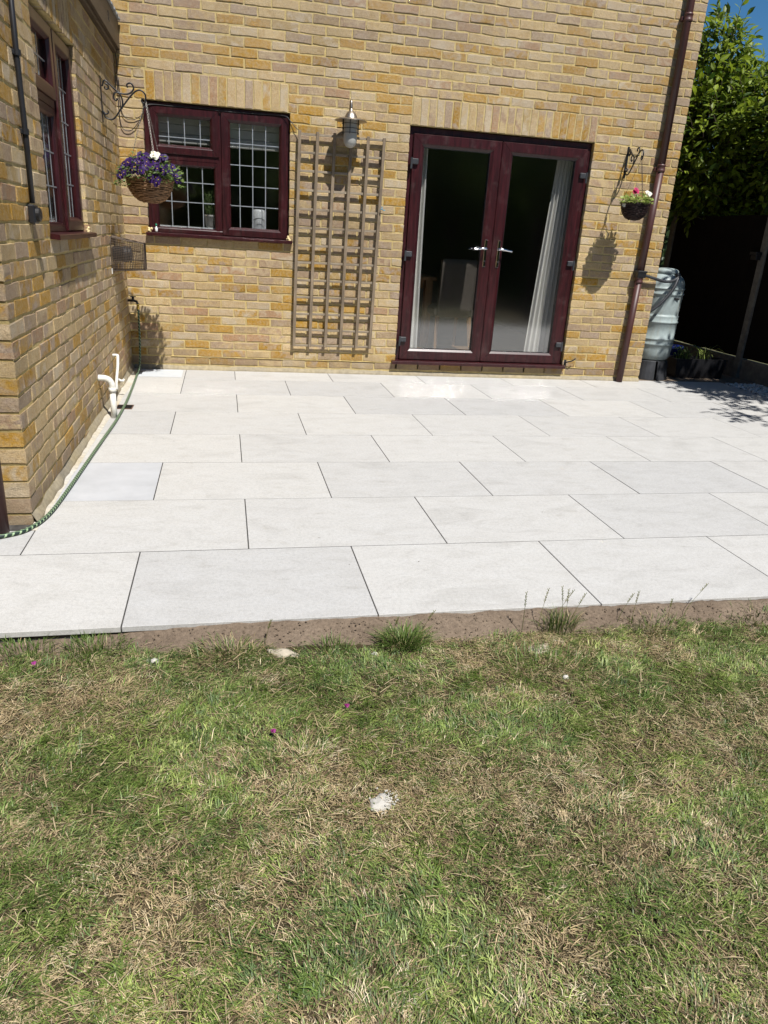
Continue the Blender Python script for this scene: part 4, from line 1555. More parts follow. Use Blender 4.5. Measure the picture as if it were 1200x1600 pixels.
NR = 20
for i in range(NR):
    b.tube(ring(i / (NR - 1)), .0019, 4, closed=True)
nl = 64
for k in range(nl):
    a = 2 * PI * k / nl
    cu, cv = math.cos(a), math.sin(a)
    mx = max(abs(cu), abs(cv)) ** .75
    b.tube([guard_pt(cu / mx, cv / mx, t_) for t_ in (0, .25, .5, .75, 1)], .0013, 4)
for i in range(-6, 7):
    b.tube([guard_pt(-1, i / 7, 1), guard_pt(1, i / 7, 1)], .0014, 4)
    b.tube([guard_pt(i / 7, -1, 1), guard_pt(i / 7, 1, 1)], .0014, 4)
b.build('wire_cage', M['wire'], fg)
b = MB()
for t_ in (0, 1):
    b.tube(ring(t_), .004, 6, closed=True)
b.build('rim', M['wire'], fg, True)
MB().lathe([(.052, 0), (.052, .07), (.058, .072), (.058, .10), (.045, .12), (.046, .14), (.03, .14)], 22).build('flue', M['greyblack'], fg, True, rot=(0, PI / 2, 0))
for i in range(4):
    MB().lathe([(.060, 0), (.061, .004), (.060, .008)], 22).build('flue_fin', M['greyblack'], fg, True, loc=(.075 + i * .016, 0, 0), rot=(0, PI / 2, 0))
MB().box(-.002, -.14, -.145, .004, -.115, -.105, .001).build('fixing_tab', M['pvc'], fg)

# ------------------------------------------------------------------ fascia, cables, conduit on the wing
fa = empty('wing_eaves', (-0.05, 0, 0), PI / 2 + WA, label='brown fascia board with grey flashing along the top of the wing', cat='eaves')
MB().box(-4.1, -.055, 2.555, -.006, .28, 2.755, .003).build('fascia_board', M['fascia'], fa)
MB().box(-4.1, -.030, 2.530, -.006, .20, 2.554, .002).build('soffit', M['fascia'], fa)
b = MB()
for k in range(60):
    x = -4.1 + k * .068
    b.box(x, -.070 - .004 * (k % 2), 2.757, x + .0675, .3, 2.772 + .006 * mnoise.noise(Vector((x * 4, 0, 0))))
b.build('flashing', M['gutter'], fa)
vn = MB()
for i in range(3):
    for j in range(3):
        vn.box(-.62 + i * .022, -.0585, 2.63 + j * .022, -.62 + i * .022 + .014, -.0545, 2.63 + j * .022 + .014)
vn.build('vent', M['black'], fa)

cd = empty('cable_conduit', (0, 0, 0), label='black cable conduit with junction box on the near wing wall', cat='conduit')
yc = -3.33
cd.location = (-.05 + .013 * 3.33 + .0, yc, 0)
MB().tube([(.016, 0, 1.33), (.016, .004, 1.6), (.014, .0, 1.9), (.016, 0, 2.55)], .0115, 10).build('pipe', M['black'], cd, True)
for z_ in (1.615, 1.91, 2.25):
    c1 = MB().lathe([(.0165, -.011), (.0165, .011)], 12, (.016, 0, z_))
    c1.box(-.006, -.022, z_ - .009, .010, .022, z_ + .009, .002)
    c1.build('clip', M['black'], cd)
jb = MB().box(0, -.036, 1.245, .030, .036, 1.325, .006)
jb.lathe([(.030, 0), (.030, .016), (.022, .02)], 18, (0, 0, 0))
for i in range(len(jb.v) - 54, len(jb.v)):
    x, y, z = jb.v[i]
    jb.v[i] = (.028 + z, y, 1.285 + x)
jb.build('junction_box', M['black'], cd)

cb = empty('black_cable', (0, 0, 0), label='thin black cable from the eaves across the window head to the trellis', cat='cable')
MB().tube(bez([(-.030, -.03, 2.56), (-.025, -.02, 2.45), (-.028, -.014, 2.35), (-.030, -.010, 2.22), (-.026, -.010, 2.05), (.0, -.014, 1.985), (.06, -.014, 1.985), (.12, -.012, 2.05), (.160, -.010, 2.125), (.175, -.004, 2.17), (.23, .020, 2.195), (.42, .024, 2.196), (.62, .024, 2.20),
               (.85, .024, 2.195), (1.10, .022, 2.20), (1.28, .020, 2.205), (1.345, .004, 2.195), (1.385, -.012, 2.155), (1.43, -.03, 2.11), (1.46, -.045, 2.09)], 7), .0032, 6).build('lead', M['black'], cb, True)
MB().tube(bez([(-.020, -.012, 2.36), (-.016, -.012, 2.20), (-.010, -.010, 2.12), (.02, -.012, 2.07), (.08, -.012, 2.065), (.13, -.012, 2.09), (.165, -.012, 2.125)], 7), .003, 6).build('loop', M['black'], cb, True)
MB().tube([(-.02, -.006, 2.452), (.10, -.006, 2.452), (.16, -.005, 2.45)], .0022, 6).build('bell_wire', M['black'], cb, True)

# ------------------------------------------------------------------ tap, hose, waste pipes
tp = empty('garden_tap', (-.045, -.10, .62), label='brass garden tap low in the corner beside the flue guard', cat='tap')
b = MB()
b.tube([(0, 0, .0), (.05, 0, .0), (.075, 0, -.008), (.085, 0, -.03)], [.011, .011, .011, .010], 10)
b.lathe([(.010, 0), (.012, .012), (.010, .03)], 10, (.045, 0, 0))
b.build('body', M['black'], tp, True)
MB().box(.020, -.006, .030, .072, .006, .038, .002).build('lever', M['black'], tp)
MB().lathe([(.012, -.075), (.013, -.06), (.011, -.045), (.013, -.032), (.010, -.028)], 12, (.085, 0, 0)).build('hose_connector', M['brass'], tp, True)
hs = empty('garden_hose', (0, 0, 0), label='green and black striped hose lying along the foot of the wing wall', cat='hose')
hp = bez([(.040, -.10, .548), (.041, -.105, .50), (.042, -.12, .35), (.040, -.15, .18), (.036, -.22, .06), (.030, -.36, .013), (.045, -.65, .011), (.062, -1.0, .011), (.082, -1.5, .011), (.088, -2.0, .011), (.078, -2.5, .011), (.068, -3.0, .011),
          (.060, -3.4, .011), (.050, -3.70, .011), (.028, -3.86, .011), (-.01, -3.955, .011), (-.06, -4.0, .011), (-.13, -4.035, .011), (-.25, -4.08, .011), (-.5, -4.12, .011)], 12)
MB().tube(hp, .0092, 10, uvs=True).build('tube', M['hose'], hs, True)

wp = empty('waste_pipe', (.060, -1.90, 0), label='white plastic waste pipe bending from the wing wall into the patio', cat='pipe')
MB().tube([(0, 0, -.02), (0, 0, .196)], .0205, 16).build('riser', M['pvc'], wp, True)
MB().tube([(0, 0, .180), (0, 0, .212)], .0245, 16).build('collar', M['pvc'], wp, True)
MB().tube(bez([(0, 0, .205), (-.002, 0, .235), (-.018, 0, .262), (-.046, 0, .274), (-.090, 0, .276)], 6), .0215, 16).build('elbow', M['pvc'], wp, True)
op = empty('overflow_pipe', (.012, -1.28, 0), label='thin white overflow pipe rising beside the waste pipe', cat='pipe')
MB().tube(bez([(.004, -.16, .10), (.004, -.14, .16), (.006, -.06, .24), (.004, .0, .315), (-.004, .012, .326), (-.035, .012, .326)], 6), .0105, 12).build('tube', M['pvc'], op, True)
MB().tube(bez([(.03, .06, .135), (.02, .05, .125), (.0, .05, .13), (-.03, .05, .15)], 4), .009, 10).build('outlet', M['pvc'], op, True)
gd = empty('drain_gully', (.085, -1.575, 0), label='small open drain gully beside the white waste pipe', cat='drain')
MB().box(-.058, -.062, .0005, .058, .062, .0025).build('opening', M['gasket'], gd)
b = MB()
for x_ in (-.058, .052):
    b.box(x_, -.066, .0006, x_ + .006, .066, .004)
for y_ in (-.066, .060):
    b.box(-.051, y_, .0006, .051, y_ + .006, .004)
b.build('rim', simple('terracotta', (.16, .09, .06), .8), gd)
b = MB()
for k in range(5):
    b.box(-.05, -.05 + k * .022, .003, .05, -.044 + k * .022, .0055)
b.build('grating', M['iron'], gd)
# recessed cover slab in the corner
cv = empty('inspection_cover', (.225, -.235, 0), TH, label='blue grey cut slab set flush in the corner of the patio', cat='cover')
cs = NT('bluish_slab', .55, .4)
cs.color(cs.mix(cs.ramp(cs.noise(cs.coords('Position', (2, 6, 1)), 5, 5, .7), [(.35, 0), (.65, 1)]), (.44, .47, .50), (.52, .54, .555)))
MB().box(-.185, -.15, .0006, .185, .20, .0035, .001).build('plate', cs.m, cv)
MB().box(-.205, -.06, .0008, -.165, .06, .008, .002).build('lifting_slot', M['greyblack'], cv)

# brown downpipe at the near corner of the wing
dp = empty('downpipe', (-.115, -3.95, 0), label='brown downpipe at the left edge in front of the wing end wall', cat='downpipe')
MB().tube([(0, 0, .003), (0, 0, 2.5)], .040, 20).build('pipe', M['pipe'], dp, True)
MB().tube([(0, 0, 1.3), (0, 0, 1.38)], .046, 20).build('socket', M['pipe'], dp, True)

# ------------------------------------------------------------------ main downpipe and diverter
dp = empty('downpipe', (4.862, -.052, 0), label='tall brown downpipe near the right corner of the house', cat='downpipe')
TOPZ = 5.24


def px_(z):
    return (4.910 - 4.862) * z / 2.1 if z < 2.1 else .048 + (z - 2.1) * .0015


MB().tube([(px_(z), 0, z) for z in (.003, 1.06)], .0335, 20).build('lower_pipe', M['pipe'], dp, True)
MB().tube([(px_(z), 0, z) for z in (1.0, 2.06)], .0345, 20).build('middle_pipe', M['pipe'], dp, True)
MB().tube([(px_(z), 0, z) for z in (2.04, TOPZ)], .034, 20).build('upper_pipe', M['pipe'], dp, True)
for z in (2.02, 3.25, 1.0):
    x = px_(z)
    b = MB().lathe([(.036, 0), (.041, .006), (.041, .02), (.038, .024), (.038, .050), (.041, .054), (.041, .062), (.035, .07)], 22, (x, 0, z), cap=False)
    b.build('socket', M['pipe'], dp, True)
    if z > 1.5:
        MB().box(x - .055, .012, z + .01, x + .055, .048, z + .045, .004).build('bracket', M['pipe'], dp)
dv = empty('rain_diverter', (4.888, -.052, 1.075), label='black rainwater diverter and hose from downpipe to water butt', cat='diverter')
b = MB().box(-.046, -.046, -.022, .046, .046, .040, .008)
b.box(-.052, -.050, .026, .052, .050, .046, .005)
b.build('collar', M['black'], dv)
MB().tube(bez([(.040, .0, .006), (.10, .0, -.006), (.20, .01, -.028), (.30, .03, -.045), (.40, .06, -.040), (.46, .085, -.018), (.500, .10, .010), (.505, .12, .022)], 7), .0145, 12).build('feed_hose', M['greyblack'], dv, True)
MB().tube(bez([(.500, .115, .018), (.475, .08, -.03), (.43, .06, -.12), (.36, .06, -.22), (.29, .07, -.30), (.2, .1, -.38)], 7), .0165, 12).build('return_hose', M['greyblack'], dv, True)
MB().tube([(.500, .105, .018), (.500, .15, .018)], .023, 14).build('connector', M['greyblack'], dv, True)

# ------------------------------------------------------------------ water butt
wb = empty('water_butt', (5.385, .30, 0), label='pale green plastic water butt on a black stand behind the house corner', cat='water butt')
MB().lathe([(.150, .205), (.175, .215), (.198, .26), (.204, .32), (.206, .365), (.214, .37), (.216, .385), (.210, .392), (.210, .425), (.216, .43), (.216, .44),
            (.209, .446), (.211, .60), (.218, .606), (.218, .618), (.211, .625), (.213, .665), (.213, .68), (.204, .684), (.206, .70), (.212, .86), (.213, .885), (.221, .892), (.222, .905), (.214, .912), (.215, .945),
            (.221, .95), (.221, .96), (.213, .965), (.213, .990), (.207, 1.020), (.192, 1.050), (.168, 1.075), (.140, 1.090), (.122, 1.096), (.118, 1.098)], 40).build('barrel', M['butt'], wb, True)
MB().lathe([(.120, 1.097), (.127, 1.103), (.128, 1.125), (.121, 1.136), (.10, 1.148), (.06, 1.155), (.002, 1.158)], 36).build('lid', M['butt'], wb, True)
MB().box(.02, -.216, .85, .085, -.19, .868, .003).build('slot', M['gasket'], wb)
for k in range(6):
    a = -PI / 2 + (k - 2.6) * PI / 3
    b = MB()
    vs = []
    for z_, r in ((0, .215), (.195, .190), (.205, .175)):
        for q in (-.46, -.2, .0, .2, .46):
            vs.append((r * math.cos(a + q), r * math.sin(a + q), z_))
    for z_, r in ((0, .19), (.195, .17), (.205, .165)):
        for q in (-.46, -.2, .0, .2, .46):
            vs.append((r * math.cos(a + q), r * math.sin(a + q), z_))
    fs = []
    for lv in (0, 1):
        for q in range(4):
            i0 = lv * 5 + q
            fs.append((i0, i0 + 1, i0 + 6, i0 + 5))
            fs.append((15 + i0, 15 + i0 + 5, 15 + i0 + 6, 15 + i0 + 1))
        fs.append((lv * 5, lv * 5 + 5, 15 + lv * 5 + 5, 15 + lv * 5))
        fs.append((lv * 5 + 4, 15 + lv * 5 + 4, 15 + lv * 5 + 9, lv * 5 + 9))
    for q in range(4):
        fs.append((10 + q, 11 + q, 26 + q, 25 + q))
    b.add(vs, fs)
    b.build('stand_leg', M['greyblack'], wb)
MB().lathe([(.02, .196), (.18, .196), (.18, .204), (.02, .204)], 24).build('stand_top', M['greyblack'], wb)

# ------------------------------------------------------------------ passage floor, fence, planters
MB().box(5.0, -.008, -.10, 6.6, 7, -.004).build('passage_ground', M['soil'], label='dark ground of the side passage beyond the slabs', kind='structure')
FX = 6.62
POSTS = [-6.98, -5.13, -3.28, -1.43, .42, 2.30]
labels = {.42: 'weathered concrete fence post leaning beside the dark passage', 2.30: 'concrete fence post far back behind the water butt'}
post_me = MB().box(-.05, -.05, -.1, .05, .05, 1.78, .008).mesh('fence_post', M['concrete'])
for y_ in POSTS:
    o = link('fence_post', post_me, None, (FX, y_, 0), label=labels.get(y_, 'concrete fence post right of the patio, ' + {-6.98: 'farthest from', -5.13: 'second farthest from', -3.28: 'midway to', -1.43: 'near'}.get(y_, '') + ' the house'), cat='fence post', group='concrete posts of the right boundary fence')
    if y_ == .42:
        o.rotation_euler = (0, -.0, 0)
bay_names = ['beside the lawn', 'beside the lawn near the patio corner', 'beside the middle of the patio', 'right of the white pebbles and nearest the house', 'deep in the dark side passage']
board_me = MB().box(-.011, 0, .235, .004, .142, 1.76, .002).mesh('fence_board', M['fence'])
for i in range(len(POSTS) - 1):
    ya, yb = POSTS[i] + .05, POSTS[i + 1] - .05
    fb = empty('boundary_fence', (FX, ya, 0), label='dark stained close boarded fence panel ' + bay_names[i], cat='fence')
    MB().box(-.022, .002, -.05, .022, yb - ya - .002, .222, .004).build('gravel_board', M['concrete'], fb)
    nb = 13
    st = (yb - ya) / nb
    for k in range(nb):
        link('fence_board', board_me, fb, (-.006 + random.uniform(-.003, .003), k * st, random.uniform(-.004, .004)), (0, 0, .045))
    b = MB()
    for z_ in (.45, 1.0, 1.55):
        b.box(.006, 0, z_, .045, yb - ya, z_ + .07)
    b.build('rail', M['fence'], fb)
# gate / fence across the passage
gt = empty('passage_gate', (5.14, 2.42, 0), label='dark boarded gate closing the far end of the side passage', cat='gate')
gb = MB().box(0, -.008, .05, .118, .010, 1.76, .002).mesh('gate_board', M['fence'])
for k in range(12):
    link('gate_board', gb, gt, (.0 + k * .119, random.uniform(-.002, .002), random.uniform(-.004, .004)))
b = MB()
for z_ in (.3, 1.5):
    b.box(0, .012, z_, 1.42, .045, z_ + .09)
b.build('ledge', M['fence'], gt)

# white pebbles along the fence
ico = [(0, 0, 1), (.89, 0, .45), (.28, .85, .45), (-.72, .53, .45), (-.72, -.53, .45), (.28, -.85, .45), (.72, .53, -.45), (-.28, .85, -.45), (-.89, 0, -.45), (-.28, -.85, -.45), (.72, -.53, -.45), (0, 0, -1)]
icf = [(0, 1, 2), (0, 2, 3), (0, 3, 4), (0, 4, 5), (0, 5, 1), (1, 6, 2), (2, 7, 3), (3, 8, 4), (4, 9, 5), (5, 10, 1), (2, 6, 7), (3, 7, 8), (4, 8, 9), (5, 9, 10), (1, 10, 6), (6, 11, 7), (7, 11, 8), (8, 11, 9), (9, 11, 10), (10, 11, 6)]
b = MB()
for _ in range(3600):
    y_ = random.uniform(-4.8, .0)
    x_ = random.uniform(RIGHT + .012 - y_ * 0 - .06 * 0, FX - .04)
    r = random.uniform(.008, .017)
    z_ = random.uniform(-.006, .008)
    b.add([(x_ + p[0] * r * random.uniform(.8, 1.3), y_ + p[1] * r * random.uniform(.8, 1.2), z_ + p[2] * r * .7) for p in ico], icf)
b.build('white_pebbles', M['pebble'], label='white pebbles filling the strip between slabs and fence', cat='pebbles', kind='stuff')
MB().box(RIGHT + .09, -4.8, -.09, FX - .02, .0, -.006).build('pebble_base', M['soil'], label='soil base beneath the white pebbles', kind='structure')

pt = empty('trough_planter', (6.03, .42, -.004), .04, label='long black trough planter in the shade beside the water butt', cat='planter')
b = MB()
o_, i_ = [(-.33, -.13), (.33, -.13), (.33, .13), (-.33, .13)], [(-.30, -.10), (.30, -.10), (.30, .10), (-.30, .10)]
vs = [(x * .9, y * .85, 0) for x, y in o_] + [(x, y, .215) for x, y in o_] + [(x, y, .215) for x, y in i_] + [(x * .95, y * .95, .16) for x, y in i_]
fs = [(0, 3, 2, 1)]
for lv in (0, 4, 8):
    for k in range(4):
        fs.append((lv + k, lv + (k + 1) % 4, lv + 4 + (k + 1) % 4, lv + 4 + k))
fs.append((12, 13, 14, 15))
b.add(vs, fs)
b.build('trough', M['black'], pt)


def strappy(parent, loc, n, l0, l1, mat, name='leaves', spread=.7):
    b = MB()
    for _ in range(n):
        a = random.uniform(0, 2 * PI)
        l = random.uniform(l0, l1)
        sp = random.uniform(.2, spread)
        P = Vector(loc) + Vector((random.gauss(0, .03), random.gauss(0, .03), 0))
        d_ = Vector((math.cos(a), math.sin(a), 0))
        s1 = Vector((-math.sin(a), math.cos(a), 0)) * .004
        c = [P, P + d_ * l * sp * .35 + Vector((0, 0, l * .6)), P + d_ * l * sp + Vector((0, 0, l * .85)), P + d_ * l * sp * 1.5 + Vector((0, 0, l * .65))]
        vs = []
        for q, wd in zip(c, (1, 1.1, .7, .1)):
            vs += [q - s1 * wd, q + s1 * wd]
        b.add(vs, [(0, 1, 3, 2), (2, 3, 5, 4), (4, 5, 7, 6)])
    return b.build(name, mat, parent, kind='stuff')


sp = empty('strappy_plant', (5.86, .41, .155), label='pale strappy leaved plant in the black trough next to the butt', cat='plant')
strappy(sp, (0, 0, 0), 36, .10, .22, M['leaf'])
sp = empty('strappy_plant', (6.14, .44, .155), label='dry arching plant in the middle of the black trough', cat='plant')
strappy(sp, (0, 0, 0), 26, .12, .24, M['leaf_lime'], 'leaves', .9)
bp = empty('blue_pot', (5.93, .78, -.004), label='glazed blue pot behind the black trough', cat='pot')
MB().lathe([(.08, 0), (.10, .02), (.125, .26), (.135, .27), (.135, .30), (.12, .30), (.115, .25), (.002, .25)], 26).build('pot', M['blue'], bp, True)
cp = empty('cream_pot', (5.72, .60, -.004), label='cream pot squeezed between water butt and blue pot', cat='pot')
MB().lathe([(.045, 0), (.05, .02), (.062, .30), (.066, .31), (.066, .335), (.056, .335), (.05, .30), (.002, .30)], 22).build('pot', M['ceramic'], cp, True)
st_ = empty('plant_stool', (5.88, 1.10, -.004), label='dark stool behind the pots with an orange cloth on it', cat='stool')
MB().box(-.16, -.14, .56, .16, .14, .585, .004).build('seat', M['fence'], st_)
for lx in (-.14, .14):
    for ly in (-.12, .12):
        MB().box(lx - .014, ly - .014, 0, lx + .014, ly + .014, .559).build('leg', M['fence'], st_)
oc = MB()
vs, fs = [], []
for j in range(9):
    for i in range(13):
        x_ = -.15 + .30 * i / 12
        y_ = -.15 + .25 * j / 8
        z_ = .592 + .02 * mnoise.noise(Vector((x_ * 14, y_ * 14, 2))) + .02 * abs(math.sin(x_ * 20)) + (.03 if i > 8 else 0)
        if j == 0:
            z_ -= .06
        vs.append((x_, y_, z_))
m0 = len(vs)
vs += [(x, y, z - .006) for x, y, z in vs]
for j in range(8):
    for i in range(12):
        a = j * 13 + i
        fs += [(a, a + 1, a + 14, a + 13), (m0 + a, m0 + a + 13, m0 + a + 14, m0 + a + 1)]
oc.add(vs, fs)
oc.build('orange_cloth', M['orange'], smooth=True, loc=(5.88, 1.10, -.004), label='crumpled rust orange cloth on the dark stool', cat='cloth')
sl = empty('solar_light', (FX - .05, .47, 1.34), label='small black light fixed high on the concrete fence post', cat='light')
b = MB().box(-.075, -.06, 0, .0, .06, .035, .006)
b.box(-.06, -.05, -.05, .0, .05, .0, .004)
b.build('housing', M['black'], sl)


# ------------------------------------------------------------------ trees
def leaf_geo(L, W):
    b = MB()
    b.disc_leaf((0, 0, 0), Vector((1, 0, 0)), Vector((0, 0, 1)), L, W, .18, .22)
    return b


leaf_me = [leaf_geo(.115, .050).mesh('leaf', M['tree_leaf']), leaf_geo(.095, .045).mesh('leaf', M['tree_leaf']), leaf_geo(.135, .055).mesh('leaf', M['tree_leaf'])]


def leafy_tree(name, base, blobs, nsprays, mat, solo, leafL, label, trunk_r=.07, seed=1, group=None, cat='tree'):
    rn = random.Random(seed)
    root = empty(name, base, label=label, cat=cat)
    if group:
        root['group'] = group
    bx = Vector(base)
    tops = [Vector(b_[0]) - bx for b_ in blobs]
    cen = sum(tops, Vector()) / len(tops)
    fork = Vector((cen.x * .35, cen.y * .35, cen.z * .45))
    MB().tube(bez([(0, 0, -.1), fork * .5 + Vector((.04, -.03, 0)), fork], 5), [trunk_r * (1 - .035 * k) for k in range(11)], 10).build('trunk', M['bark'], root, True)
    b = MB()
    for t_ in tops:
        mid = fork.lerp(t_, .5) + Vector((rn.gauss(0, .1), rn.gauss(0, .1), .05))
        b.tube(bez([fork, mid, t_], 5), [trunk_r * .55 * (1 - .08 * k) for k in range(11)], 7)
    b.build('branches', M['bark'], root, True)
    leaves, tw = [], MB()
    tot = sum(b_[1][0] * b_[1][1] * b_[1][2] for b_ in blobs)
    for (c_, rad) in blobs:
        k = int(nsprays * rad[0] * rad[1] * rad[2] / tot)
        for _ in range(k):
            d_ = Vector((rn.gauss(0, 1), rn.gauss(0, 1), rn.gauss(0, 1))).normalized()
            rr = rn.uniform(.45, 1.0) ** .5 * (1 + .22 * mnoise.noise(Vector(c_) + d_ * 2.3))
            P = Vector(c_) - bx + Vector((d_.x * rad[0], d_.y * rad[1], d_.z * rad[2])) * rr
            ax = (d_ + Vector((rn.gauss(0, .5), rn.gauss(0, .5), rn.uniform(0, .9)))).normalized()
            TL = leafL * rn.uniform(1.6, 2.8)
            tw.tube([P - ax * TL * .7, P + ax * TL * .5], [.004, .0018], 3, cap=False)
            nl_ = rn.randint(6, 9)
            for q in range(nl_):
                t_ = q / nl_
                a = q * 2.4 + rn.random()
                s1 = ax.orthogonal().normalized()
                s2 = ax.cross(s1)
                out = (s1 * math.cos(a) + s2 * math.sin(a)) * (.9 - .4 * t_) + ax * (.35 + .7 * t_) + Vector((0, 0, -.15))
                Q = P - ax * TL * .5 + ax * TL * t_
                leaves.append((Q, out.normalized(), leafL * rn.uniform(.7, 1.15)))
    tw.build('twigs', M['bark'], root)
    # which ones show largest
    solo_set = set()
    if solo:
        sc = []
        for i, (Q, d_, l) in enumerate(leaves):
            pr = project(Q + bx)
            if pr and 1055 < pr[0] < 1200 and 0 < pr[1] < 400:
                # sunlit outer leaves towards the camera first
                sc.append((l / pr[2] * (1 + .5 * (CAM[1] - (Q + bx).y) / -12), i))
        sc.sort(reverse=True)
        solo_set = {i for _, i in sc[:solo]}
    st = MB()
    up = Vector((0, 0, 1))
    for i, (Q, d_, l) in enumerate(leaves):
        nrm = (up + Vector((rn.gauss(0, .45), rn.gauss(0, .45) - .2, 0))).normalized()
        if i in solo_set:
            sd_ = nrm.cross(d_).normalized()
            nn = d_.cross(sd_).normalized()
            mat_ = Matrix((d_, sd_, nn)).transposed()
            s_ = l / .115
            link('leaf', leaf_me[i % 3], root, Q, mat_.to_euler(), (s_, s_, s_))
        else:
            st.disc_leaf(Q, d_, nrm, l, l * .42, .18, .22)
    st.build('foliage', mat, root, kind='stuff')
    return root


# the leafy tree seen past the house corner, over the fence
leafy_tree('laurel_tree', (7.5, 2.6, 0), [((6.75, 2.2, 2.55), (.75, .8, .75)), ((7.4, 2.4, 2.7), (.9, .9, .95)), ((6.72, 2.3, 3.45), (.42, .45, .62)),
                                          ((7.6, 1.5, 2.6), (.8, .8, .9)), ((7.2, 2.2, 1.95), (.9, .8, .5)), ((7.1, 2.9, 3.1), (.8, .6, .8)), ((8.2, 1.6, 2.9), (.9, .9, 1.0))],
           3300, M['tree_leaf'], 290, .128, 'leafy green tree rising above the dark fence right of the house', .07, 5)
# a second tree outside the picture throws its shade over the passage and the corner of the patio
leafy_tree('shade_tree', (8.2, -1.6, 0), [((7.1, -1.5, 3.6), (1.1, 1.3, .8)), ((7.6, -.4, 3.7), (1.2, 1.1, .9)), ((6.6, -2.5, 3.6), (.55, .6, .4)), ((7.8, -2.4, 4.0), (1.0, 1.0, .9)), ((6.7, -.3, 4.2), (.8, .9, .6)), ((6.12, -3.6, 3.6), (.42, .5, .3)), ((6.75, -2.35, 3.5), (.7, .55, .45))],
           2000, M['tree_leaf'], 0, .11, 'tree outside the right edge whose branches shade the patio corner', .09, 9)
hd = MB()  # added hedge, fills the bright gap beyond the passage with dark leaves
for i in range(26):
    x_ = 4.2 + i * .32
    hd.box(x_, 6.6, -.1, x_ + .3, 7.3 + .1 * (i % 3), 2.5 + .5 * mnoise.noise(Vector((x_, 3, 0))))
for _ in range(4000):
    x_, z_ = random.uniform(4.2, 12.4), random.uniform(0, 2.9)
    hd.disc_leaf((x_, 6.58 + random.gauss(0, .05), z_), Vector((random.gauss(0, 1), -.6, random.gauss(0, .6))), Vector((0, -.5, 1)), .11, .05)
hd.build('gap_filler_hedge', M['rosemary_dark'], label='added dark hedge far behind the side passage covering a bright gap', cat='hedge', kind='stuff')
# trees and an added hedge behind the camera, mirrored in the panes
hx = [(-7.4, -10.2), (-4.6, -11.0), (-1.9, -10.9), (.9, -11.3), (3.6, -11.2), (6.2, -11.3), (8.8, -10.8)]
first = None
for i, (x_, y_) in enumerate(hx):
    if first is None:
        first = leafy_tree('garden_tree', (x_, y_, 0), [((x_, y_, 1.5), (1.7, 1.1, 1.6)), ((x_ + .3, y_ - .3, 3.4), (1.6, 1.1, 1.6)), ((x_ - .6, y_, 4.4), (1.0, .9, .9))],
                           1000, M['hedge_leaf'], 0, .20, 'tall dark garden tree behind the camera mirrored in the door panes', .14, 30, 'trees at the far end of the garden')
    else:
        o = copy_tree(first)
        o.location = (x_, y_, 0)
        o['label'] = 'dark garden tree behind the camera, ' + ['', 'second', 'third', 'fourth', 'fifth', 'sixth', 'seventh'][i] + ' from the left'
        o.rotation_euler = (0, 0, i * 1.3)
hd = MB()  # added hedge wall, blocks sky between the trees in the reflections
for i in range(60):
    x_ = -9 + i * .32
    hd.box(x_, -13.2 - .2 * (i % 3), -.1, x_ + .3, -12.7, 3.9 + .5 * mnoise.noise(Vector((x_, 0, 0))))
for _ in range(9000):
    x_, z_ = random.uniform(-9, 10.2), random.uniform(0, 3.9)
    hd.disc_leaf((x_, -12.68 + random.gauss(0, .06), z_), Vector((random.gauss(0, 1), .6, random.gauss(0, .6))), Vector((0, .5, 1)), .17, .08)
hd.build('sky_screen_hedge', M['hedge_leaf'], label='added hedge behind the garden trees keeping sky out of the mirrored panes', cat='hedge', kind='stuff')


# ------------------------------------------------------------------ grass
def vnoise(x, y, seed):
    r = np.random.default_rng(seed)
    T = r.random((64, 64))
    xi, yi = np.floor(x).astype(int), np.floor(y).astype(int)
    fx, fy = x - xi, y - yi
    fx, fy = fx * fx * (3 - 2 * fx), fy * fy * (3 - 2 * fy)
    g = lambda a, b_: T[a % 64, b_ % 64]
    return (g(xi, yi) * (1 - fx) + g(xi + 1, yi) * fx) * (1 - fy) + (g(xi, yi + 1) * (1 - fx) + g(xi + 1, yi + 1) * fx) * fy


def fbm(x, y, f, seed, octv=4):
    s, a, t_ = 0, 1, 0
    for o in range(octv):
        s = s + a * vnoise(x * f + 17 * o, y * f + 31 * o, seed + o)
        t_ += a
        a *= .55
        f *= 2.1
    return s / t_


def dryness(x, y):
    g = lambda cx, cy, sx, sy: np.exp(-(((x - cx) / sx) ** 2 + ((y - cy) / sy) ** 2))
    d = fbm(x, y, 4.6, 40, 4) * 1.7 - .60
    d = d + .42 * g(.38, -5.12, .36, .17) + .30 * g(.84, -5.92, .20, .33) + .30 * g(.33, -5.48, .12, .08) + .15 * g(1.3, -5.86, .22, .2)
    d = d + .15 * g(1.75, -5.02, .3, .07) + .10 * g(2.2, -5.6, .4, .3)
    d = d - .25 * g(1.02, -5.32, .28, .14) - .22 * g(1.95, -5.25, .3, .16) - .35 * g(2.75, -5.15, .45, .22) - .2 * g(.46, -5.78, .1, .2)
    return np.clip(d, 0, 1)


def edge_np(x):
    return np.array([edge_y(float(q)) for q in x])


EX = np.linspace(-4, 7, 2200)
EYV = edge_np(EX)


